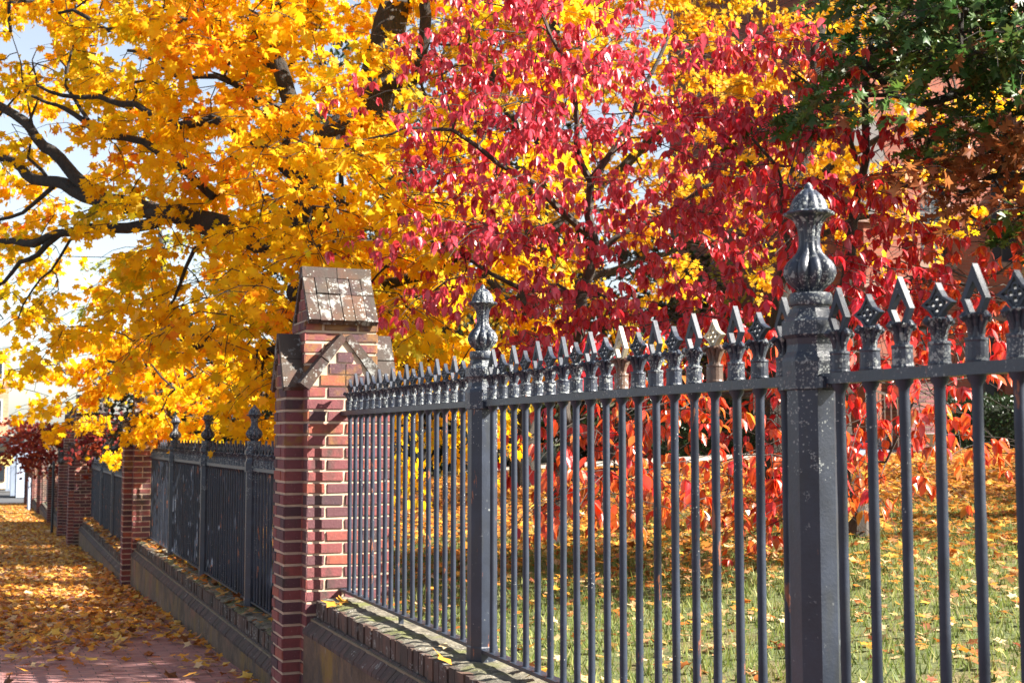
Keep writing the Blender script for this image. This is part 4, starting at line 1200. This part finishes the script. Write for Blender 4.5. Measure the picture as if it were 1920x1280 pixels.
# ---------------------------------------------------------------- brick hall at the right
def brick_hall():
    fy = 19.6
    def onY(x, y, Y=fy):
        r = ray(x, y); return r * (Y / r.y)
    xl_ = onY(1612, 100).x; xt = onY(1712, 400).x; xr = xl_ + 20
    yb = fy + 1.1; td = 1.2
    zg = lawn_z(xl_, fy) - .4; ztop = 12.0
    root = tag(empty('brick_hall', (xl_, fy, zg)), 'large red brick building with dark windows behind the trees at the right', 'building')
    off = -root.location
    b = MB()
    b.box(xl_, xt, fy, fy + td, zg, ztop)
    b.box(xl_ + .9, xt, fy + td, fy + 9, zg, ztop)
    b.build('tower', M['bbrick'], root, loc=off)
    # main wall with real window openings
    b = MB()
    wins = []
    for i, px in enumerate((1716, 1822, 2010, 2180)):
        x0 = onY(px, 700, yb).x + .1
        wins.append((x0, x0 + .75, onY(px, 775, yb).z, onY(px, 610, yb).z))
    wins2 = []
    for px in (1716, 1850, 2040):
        x0 = onY(px, 400, yb).x + .12
        wins2.append((x0, x0 + .8, onY(px, 490, yb).z, onY(px, 300, yb).z))
    zb0, zb1 = onY(1830, 560, yb).z, 12.0
    def wall_with(wins_, z0, z1):
        x = xt
        for (a, c, d, e) in wins_:
            b.box(x, a, yb, yb + .4, z0, z1); b.box(a, c, yb, yb + .4, z0, d); b.box(a, c, yb, yb + .4, e, z1); x = c
        b.box(x, xr, yb, yb + .4, z0, z1)
    wall_with(wins, zg, zb0); wall_with(wins2, zb0, zb1)
    b.box(xt, xr, yb + .4, yb + .5, zg, zb1)
    b.build('wall', M['bbrick'], root, loc=off)
    for (a, c, d, e) in wins + wins2:
        f = MB(); f.box(a, c, yb + .16, yb + .20, d, d + .06); f.box(a, c, yb + .16, yb + .20, e - .06, e)
        f.box(a, a + .06, yb + .16, yb + .20, d + .06, e - .06); f.box(c - .06, c, yb + .16, yb + .20, d + .06, e - .06)
        f.box((a + c) / 2 - .02, (a + c) / 2 + .02, yb + .165, yb + .195, d + .06, e - .06)
        f.box(a + .06, c - .06, yb + .167, yb + .193, (d + e) / 2 - .02, (d + e) / 2 + .02)
        fo = f.build('window', M['bframe'], root, loc=off)
        g_ = MB(); g_.box(a + .03, c - .03, yb + .176, yb + .184, d + .03, e - .03); g_.build('pane', M['glass'], fo)
        s_ = MB(); s_.box(a - .08, c + .08, yb - .05, yb + .12, d - .12, d); s_.build('sill', M['bstone'], fo)
    zs_ = zb0
    s_ = MB(); s_.box(xt, xr, yb - .07, yb + .001, zs_ - .05, zs_ + .10); s_.box(xt, xr, yb - .035, yb + .0015, zs_ - .45, zs_ - .36)
    s_.box(xl_ - .05, xt + .05, fy - .06, fy + .003, zs_ - .05, zs_ + .10)
    s_.build('belt_course', M['bstone'], root, loc=off)
    # tower window with louvres
    a0 = onY(1588, 20).x; a1 = onY(1622, 20).x; z0 = onY(1600, 34).z
    s_ = MB(); s_.box(a0, a1, fy - .02, fy + .01, z0, z0 + 2.2)
    fo = s_.build('window', M['bframe'], root, loc=off)
    s_ = MB(); s_.box(a0 - .15, a1 + .15, fy - .09, fy - .021, z0 - .16, z0); s_.build('sill', M['bstone'], fo)
    a0 = onY(1600, 300).x; z0 = onY(1600, 400).z
    s_ = MB(); s_.box(a0, a0 + .7, fy - .02, fy + .01, z0, z0 + 1.8)
    fo = s_.build('window', M['bframe'], root, loc=off)
    s_ = MB(); s_.box(a0 - .1, a0 + .8, fy - .09, fy - .021, z0 - .16, z0); s_.build('sill', M['bstone'], fo)
    # gabled roof of the wing
    s_ = MB(); s_.prism([(yb - .5, 11.9), (yb + 9, 11.9), (yb + 4.2, 15.5)], 0, xt + .01, xr + .3); s_.build('roof', M['roof'], root, loc=off)
    s_ = MB(); s_.prism([(fy - .2, 12.0), (fy + 1.6, 12.0), (fy + .7, 13.2)], 0, xl_ - .2, xt + .008); s_.build('tower_roof', M['roof'], root, loc=off)
    s_ = MB(); s_.box(22.0, xr - .2, 16.7, yb - .075, zg, 7.0); s_.build('side_wing', M['bbrick'], root, loc=off)
    s_ = MB(); s_.prism([(16.5, 7.0), (yb - .08, 7.0), (yb - .08, 8.0)], 0, 21.8, xr); s_.build('wing_roof', M['roof'], root, loc=off)
    return root
brick_hall()
# brick pedestal at the steps, with a small stone urn next to it
p0 = P(1718, 842, 21.8); zg_ = lawn_z(p0.x, p0.y)
b = MB(); brick_block(b, p0.x - .30, p0.x + .32, p0.y - .1, p0.y + .5, zg_ - .1, zg_ + 1.25)
b.box(p0.x - .36, p0.x + .38, p0.y - .16, p0.y + .56, zg_ + 1.25, zg_ + 1.36, 2)
tag(b.build('brick_pedestal', [M['brick'], M['mortar_d'], M['bstone']]), 'square brick pedestal at the building steps left of the hedge', 'pedestal')
pu = P(1748, 846, 21.4); zu = lawn_z(pu.x, pu.y)
b = MB(); b.lathe([(zu - .02, .11), (zu + .05, .11), (zu + .08, .05), (zu + .14, .045), (zu + .18, .12), (zu + .30, .16), (zu + .33, .18), (zu + .34, .15)], 20, pu.x, pu.y)
tag(b.build('stone_urn', M['kerb'], smooth=True), 'small pale stone urn at the foot of the brick pedestal', 'urn')
# steps and white handrail
ps = P(1655, 846, 21.6); zq = lawn_z(ps.x, ps.y)
b = MB()
for k in range(3): b.box(ps.x - .9, ps.x + .75, ps.y + .3 * k, ps.y + 1.2, zq - .1 + (.12 * k if k else 0), zq + .09 + .12 * k)
tag(b.build('stone_steps', M['blueg']), 'low blue-grey stone steps left of the brick pedestal', 'steps')
hr = tag(empty('handrail', (ps.x, ps.y, zq)), 'white metal handrail on the stone steps left of the pedestal', 'handrail')
b = MB(); b.tube([(.35, 0, .95), (.35, .9, 1.2)], [.022, .022], 8); b.build('top_rail', M['white'], hr)
for k in range(6):
    b = MB(); b.tube([(.35, .02 + .17 * k, .0 + .05 * k), (.35, .02 + .17 * k, .95 + .05 * k)], [.012, .012], 6); b.build('baluster', M['white'], hr)

# ---------------------------------------------------------------- far things at the left
def box_building(name, label, x0, x1, y0, y1, z0, z1, mat, wins=(), roof=None, cat='building'):
    root = tag(empty(name, ((x0 + x1) / 2, y0, z0)), label, cat)
    off = -root.location
    b = MB(); b.box(x0, x1, y0, y1, z0, z1); b.build('wall', mat, root, loc=off)
    for (a, c, d, e) in wins:
        f = MB(); f.box(a, c, y0 - .05, y0 + .02, d, e); fo = f.build('window', M['white'], root, loc=off)
        g_ = MB(); g_.box(a + .08, c - .08, y0 - .07, y0 - .045, d + .08, e - .08); g_.build('pane', M['glass'], fo)
    if roof:
        b = MB(); b.prism([(x0 - .3, z1), (x1 + .3, z1), ((x0 + x1) / 2, z1 + roof)], 1, y0 - .3, y1 + .3); b.build('roof', M['roof'], root, loc=off)
    return root
def onYp(x, y, Y): r = ray(x, y); return r * (Y / r.y)
YS = 92
a, c = onYp(-8, 800, YS).x, onYp(17, 800, YS).x
box_building('street_building', 'tall pale and orange brick building across the far street', a - 9, c, YS + 8, YS + 20, -3.6, 6.0, M['orangeb'], [(c - 1.1 - 1.6 * k, c - .4 - 1.6 * k, 1 + 3.2 * j, 2.8 + 3.2 * j) for k in range(3) for j in range(2)])
# storefront with dark canopy on columns
r_ = tag(empty('storefront', (onYp(10, 900, YS).x, YS, -3.5)), 'shaded storefront with a flat dark canopy on columns beyond the sidewalk end', 'building')
off = -r_.location
xe = onYp(33, 900, YS).x
b = MB(); b.box(xe - 12, xe - .1, YS + 4, YS + 7.9, -3.5, .2); b.build('wall', M['cream'], r_, loc=off)
b = MB(); b.box(xe - 12, xe + .35, YS - .5, YS + 4.2, onYp(20, 836, YS).z, onYp(20, 817, YS).z); b.build('canopy', M['black'], r_, loc=off)
for k, px in enumerate((14, 20, 28)):
    x_ = onYp(px, 880, YS).x; b = MB(); b.box(x_ - .09, x_ + .09, YS + .1 * k, YS + .18 + .1 * k, -3.5, onYp(20, 836, YS).z); b.build('column', M['blueg'], r_, loc=off)
for k, px in enumerate((3, -8)):
    x_ = onYp(px, 880, YS).x; b = MB(); b.box(x_ - .4, x_ + .25, YS + 3.9, YS + 3.98, -3.0, -.9); f = b.build('window', M['bframe'], r_, loc=off)
    b = MB(); b.box(x_ - .33, x_ + .18, YS + 3.86, YS + 3.91, -2.9, -1.0); b.build('pane', M['glass'], f)
# pale blue panel wall with dark frame
x0_, x1_ = onYp(30, 900, 84).x, onYp(48, 900, 84).x
r_ = tag(empty('utility_shed', ((x0_ + x1_) / 2, 84, -3.5)), 'pale blue-white panelled kiosk with dark frame at the sidewalk end', 'kiosk')
off = -r_.location
b = MB(); b.box(x0_ - .3, x1_ + 1.5, 84, 86, -3.5, onYp(40, 832, 84).z); b.build('frame', M['blueg'], r_, loc=off)
b = MB(); b.box(x0_ + .02, x1_ + .3, 83.95, 84.02, onYp(40, 932, 84).z, onYp(40, 846, 84).z); b.build('panel', M['panel'], r_, loc=off)
# oval gold sign on a bracket
sc_ = onYp(13, 862, 58); zgr = gz(58)
r_ = tag(empty('hanging_sign', (sc_.x, 58, zgr)), 'small scalloped gold sign hanging from a black bracket over the far sidewalk', 'sign')
b = MB(); b.tube([(-.62, 0, 0), (-.62, 0, 2.45 + (sc_.z - zgr) * 0)], [.035, .03], 8); b.build('pole', M['black'], r_)
h_ = sc_.z - zgr
b = MB(); b.tube([(-.62, 0, h_ + .36), (.38, 0, h_ + .36)], [.018, .015], 6); b.tube([(-.12, 0, h_ + .36), (-.12, 0, h_ + .26)], [.01, .01], 5); b.tube([(.12, 0, h_ + .36), (.12, 0, h_ + .26)], [.01, .01], 5); b.build('bracket', M['black'], r_)
pts = []
for k in range(48):
    a_ = 2 * math.pi * k / 48; rr = 1 + .05 * math.cos(10 * a_)
    pts.append((.27 * rr * math.cos(a_), h_ + .27 * rr * math.sin(a_)))
b = MB(); b.prism(pts, 1, -.02, .02); bd = b.build('sign_board', M['gold'], r_)
b = MB()
for j, (zz, wd) in enumerate(((.07, .15), (-.05, .12))):
    q = [(-wd + 2 * wd * k / 16, -.026, h_ + zz + .028 * math.sin(k * 1.9 + j)) for k in range(17)]
    b.tube(q, [.008] * 17, 4)
b.build('lettering', M['bframe'], bd)
# traffic signal
tp = onYp(38, 812, 78)
r_ = tag(empty('traffic_light', (tp.x, 78, -3.45)), 'dark traffic light hanging above the far street corner', 'traffic light')
ht = tp.z + 3.45
b = MB(); b.tube([(1.1, 0, 0), (1.1, 0, ht + .9), (-.6, 0, ht + 1.0)], [.09, .07, .05], 8); b.build('mast', M['black'], r_)
b = MB(); b.box(-.18, .18, -.15, .15, ht - .5, ht + .55); b.tube([(0, 0, ht + .5), (0, 0, ht + 1.0)], [.03, .03], 6); hs = b.build('signal_head', M['black'], r_)
for k in range(3):
    b = MB()
    ci = [(.13 * math.cos(t_), ht - .33 + .35 * k + .13 * math.sin(t_)) for t_ in [j_ * math.pi / 8 for j_ in range(16)]]
    cj = [(.105 * math.cos(t_), ht - .33 + .35 * k + .105 * math.sin(t_)) for t_ in [j_ * math.pi / 8 for j_ in range(16)]]
    b.ring(ci, cj, 1, -.33, -.151); b.build('visor', M['black'], hs)
# slim black post with a foot, near the gateway
ip = Vector((1.40, 33.0, gz(33.0)))
r_ = tag(empty('black_post', ip), 'thin black metal post with a small foot on the leafy sidewalk by the gateway', 'post')
b = MB(); b.tube([(0, 0, 0), (0, 0, 1.72)], [.03, .026], 8); b.lathe([(1.72, .034), (1.75, .034), (1.79, .012)], 10); b.build('shaft', M['black'], r_)
b = MB(); b.lathe([(0, .13), (.02, .13), (.04, .05), (.06, .035)], 16); b.build('foot', M['black'], r_)
# pale marker post between far piers
pp = Vector((onYp(55, 900, 55).x, 55, gz(55)))
b = MB(); b.lathe([(0, .065), (1.25, .06), (1.32, .04), (1.34, .01)], 12)
o = b.build('marker_post', M['panel'], loc=pp, smooth=True); tag(o, 'short pale marker post standing before the distant piers', 'post')
# cream house behind the gateway
q0, q1 = onYp(100, 850, 62), onYp(150, 850, 62)
r_ = box_building('cream_house', 'sunlit cream house seen between gate pier and the slim pier beyond', q0.x, q1.x + 4, 62, 70, -3.5, onYp(110, 806, 62).z, M['cream'],
             [(q0.x + .25 + 1.4 * k, q0.x + .95 + 1.4 * k, -1.9, -.7) for k in range(3)], .5, 'house')
# pale house behind the thick trunk
q0, q1 = P(876, 850, 42), P(1000, 850, 42)
r_ = box_building('pale_house', 'sunlit pale cream house far beyond the path, beside the thick maple trunk', q0.x, q1.x, q0.y, q0.y + 6, -.8, P(900, 806, 42).z, M['cream'],
             [(q0.x + .3, q0.x + .8, .1, .5), (q0.x + 1.5, q0.x + 2.0, .1, .5)], 1.0, 'house')

# ---------------------------------------------------------------- fallen leaves and grass
def scatter_leaves(name, label, X, Y, Z, size, c, T=T_FALL, lift=.012):
    n = len(X)
    pos = np.stack([X, Y, Z + rng.uniform(.002, lift, n)], 1)
    az = rng.random(n) * 2 * np.pi
    tip = np.stack([np.cos(az), np.sin(az), rng.normal(0, .22, n)], 1)
    nr = np.stack([rng.normal(0, .28, n), rng.normal(0, .28, n), np.ones(n)], 1)
    me = leaf_mesh(name, T, pos, tip, nr, size, c, M['leaf_f'], rng.uniform(-1.2, 1.6, n))
    o = link(name, me)
    tag(o, label, 'leaves', kind='stuff')
    return o
def fallen_col(n, fresh=.5, mu=.54):
    t = np.clip(rng.normal(mu, .26, n), 0, 1)
    a_ = pick([(.70, .46, .10), (.66, .36, .05), (.60, .25, .035), (.48, .16, .028), (.28, .09, .025), (.15, .06, .025)], t)
    b_ = pick([(.70, .52, .30), (.55, .36, .17), (.40, .20, .09), (.62, .42, .12), (.35, .08, .05)], rng.random(n))
    m_ = rng.random(n) < fresh
    return np.where(m_[:, None], a_, b_) * rng.uniform(.8, 1.1, (n, 1))
vz = np.vectorize(lawn_z); vgz = np.vectorize(gz)
# lawn
N = 190000
X = 2.15 + rng.random(N) ** .8 * 19; Y = rng.random(N) * 24.5 + .3
h_ = X * math.sin(PSI) + Y * math.cos(PSI); rr_ = X * math.cos(PSI) - Y * math.sin(PSI)
vis = (np.abs(rr_) < h_ * .43 + .6) & (h_ < 23.5) & (h_ > 3)
edge = 7.7 + 1.2 * np.sin(rr_ * .9) + .8 * np.sin(rr_ * 2.3 + 1) - np.clip(rr_, -3, 4) * -.28
dens = np.clip(.45 + .55 / (1 + np.exp(-(h_ - edge) * 1.6)), 0, 1)
dens *= np.clip(.25 + 1.5 * (wob(np.stack([X, Y, X * 0], 1), 2.2, 1) * .6 + wob(np.stack([X, Y, X * 0], 1), 6.0, 4) * .4), 0, 1)
k_ = vis & (rng.random(N) < dens); X, Y, h_ = X[k_], Y[k_], h_[k_]
fr = 1 / (1 + np.exp(-(h_ - 8) * 1.5))
c1 = fallen_col(len(X), .95); c2 = fallen_col(len(X), .25)
cc_ = np.where((rng.random(len(X)) < fr)[:, None], c1, c2)
scatter_leaves('fallen_leaves', 'orange and tan fallen leaves scattered over the lawn', X, Y, vz(X, Y) + rng.random(len(X)) * .03, np.where(h_ < 8, .055, .074) * rng.uniform(.6, 1.3, len(X)), cc_)
# sidewalk
N = 60000
Y = 6 + rng.random(N) ** .9 * 62; X = -1.98 + rng.random(N) * 3.62
dens = 1 / (1 + np.exp(-(Y - 11.2 + .6 * np.sin(X * 3) + (X * -.0)) * 2.2)); dens = np.maximum(dens, .035 + .55 * np.exp(-(1.66 - X) / .12) * (Y > 7.5) + .2 * np.exp(-(1.66 - X) / .35) * (Y > 8))
dens *= np.clip(1.25 - Y / 120, .2, 1)
k_ = rng.random(N) < dens; X, Y = X[k_], Y[k_]
scatter_leaves('fallen_leaves', 'drift of orange and yellow leaves covering the brick sidewalk', X, Y, vgz(Y) + .02 + rng.random(len(X)) * .02, .088 * rng.uniform(.6, 1.25, len(X)), fallen_col(len(X), .72, .40) * 1.12)
# on the copings
Xs, Ys, Zs = [], [], []
for (y0, y1, dz, n) in ((-1.9, 7.2, 0, 45), (8.0, 16.9, -.385, 260), (17.6, 27.3, -.74, 900), (32.3, 40, -1.15, 200)):
    u = rng.random(n); yy = y0 + (y1 - y0) * (u ** .8 if dz else u)
    Xs.append(FX + rng.uniform(-.15, .15, n)); Ys.append(yy); Zs.append(np.full(n, dz - .908) + rng.random(n) * (.015 if dz > -.5 else .07))
X, Y, Z = map(np.concatenate, (Xs, Ys, Zs))
scatter_leaves('fallen_leaves', 'fallen leaves lying on the wall copings at the foot of the fence', X, Y, Z, .085 * rng.uniform(.5, 1.2, len(X)), fallen_col(len(X), .8))
# grass blades on the near lawn
N = 230000
X = 2.15 + rng.random(N) * 12; Y = rng.random(N) * 13.5 + .2
h_ = X * math.sin(PSI) + Y * math.cos(PSI); rr_ = X * math.cos(PSI) - Y * math.sin(PSI)
k_ = (np.abs(rr_) < h_ * .42 + .3) & (h_ < 12.5) & (h_ > 3.5); X, Y = X[k_], Y[k_]
n = len(X)
pos = np.stack([X, Y, vz(X, Y) - .005], 1)
tip = np.stack([rng.normal(0, .4, n), rng.normal(0, .4, n), np.ones(n)], 1); nr = rng.normal(0, 1, (n, 3))
c = pick([(.07, .11, .02), (.14, .19, .04), (.25, .27, .07), (.38, .34, .14)], np.clip(rng.normal(.45, .25, n), 0, 1))
T_BL = (np.array([(-.07, 0, 0), (.07, 0, 0), (0, 1, .12)]), np.array([(0, 1, 2)]))
me = leaf_mesh('grass', T_BL, pos, tip, nr, rng.uniform(.03, .075, n), c, M['grass'])
tag(link('grass', me), 'short green grass growing on the lawn', 'grass', kind='stuff')
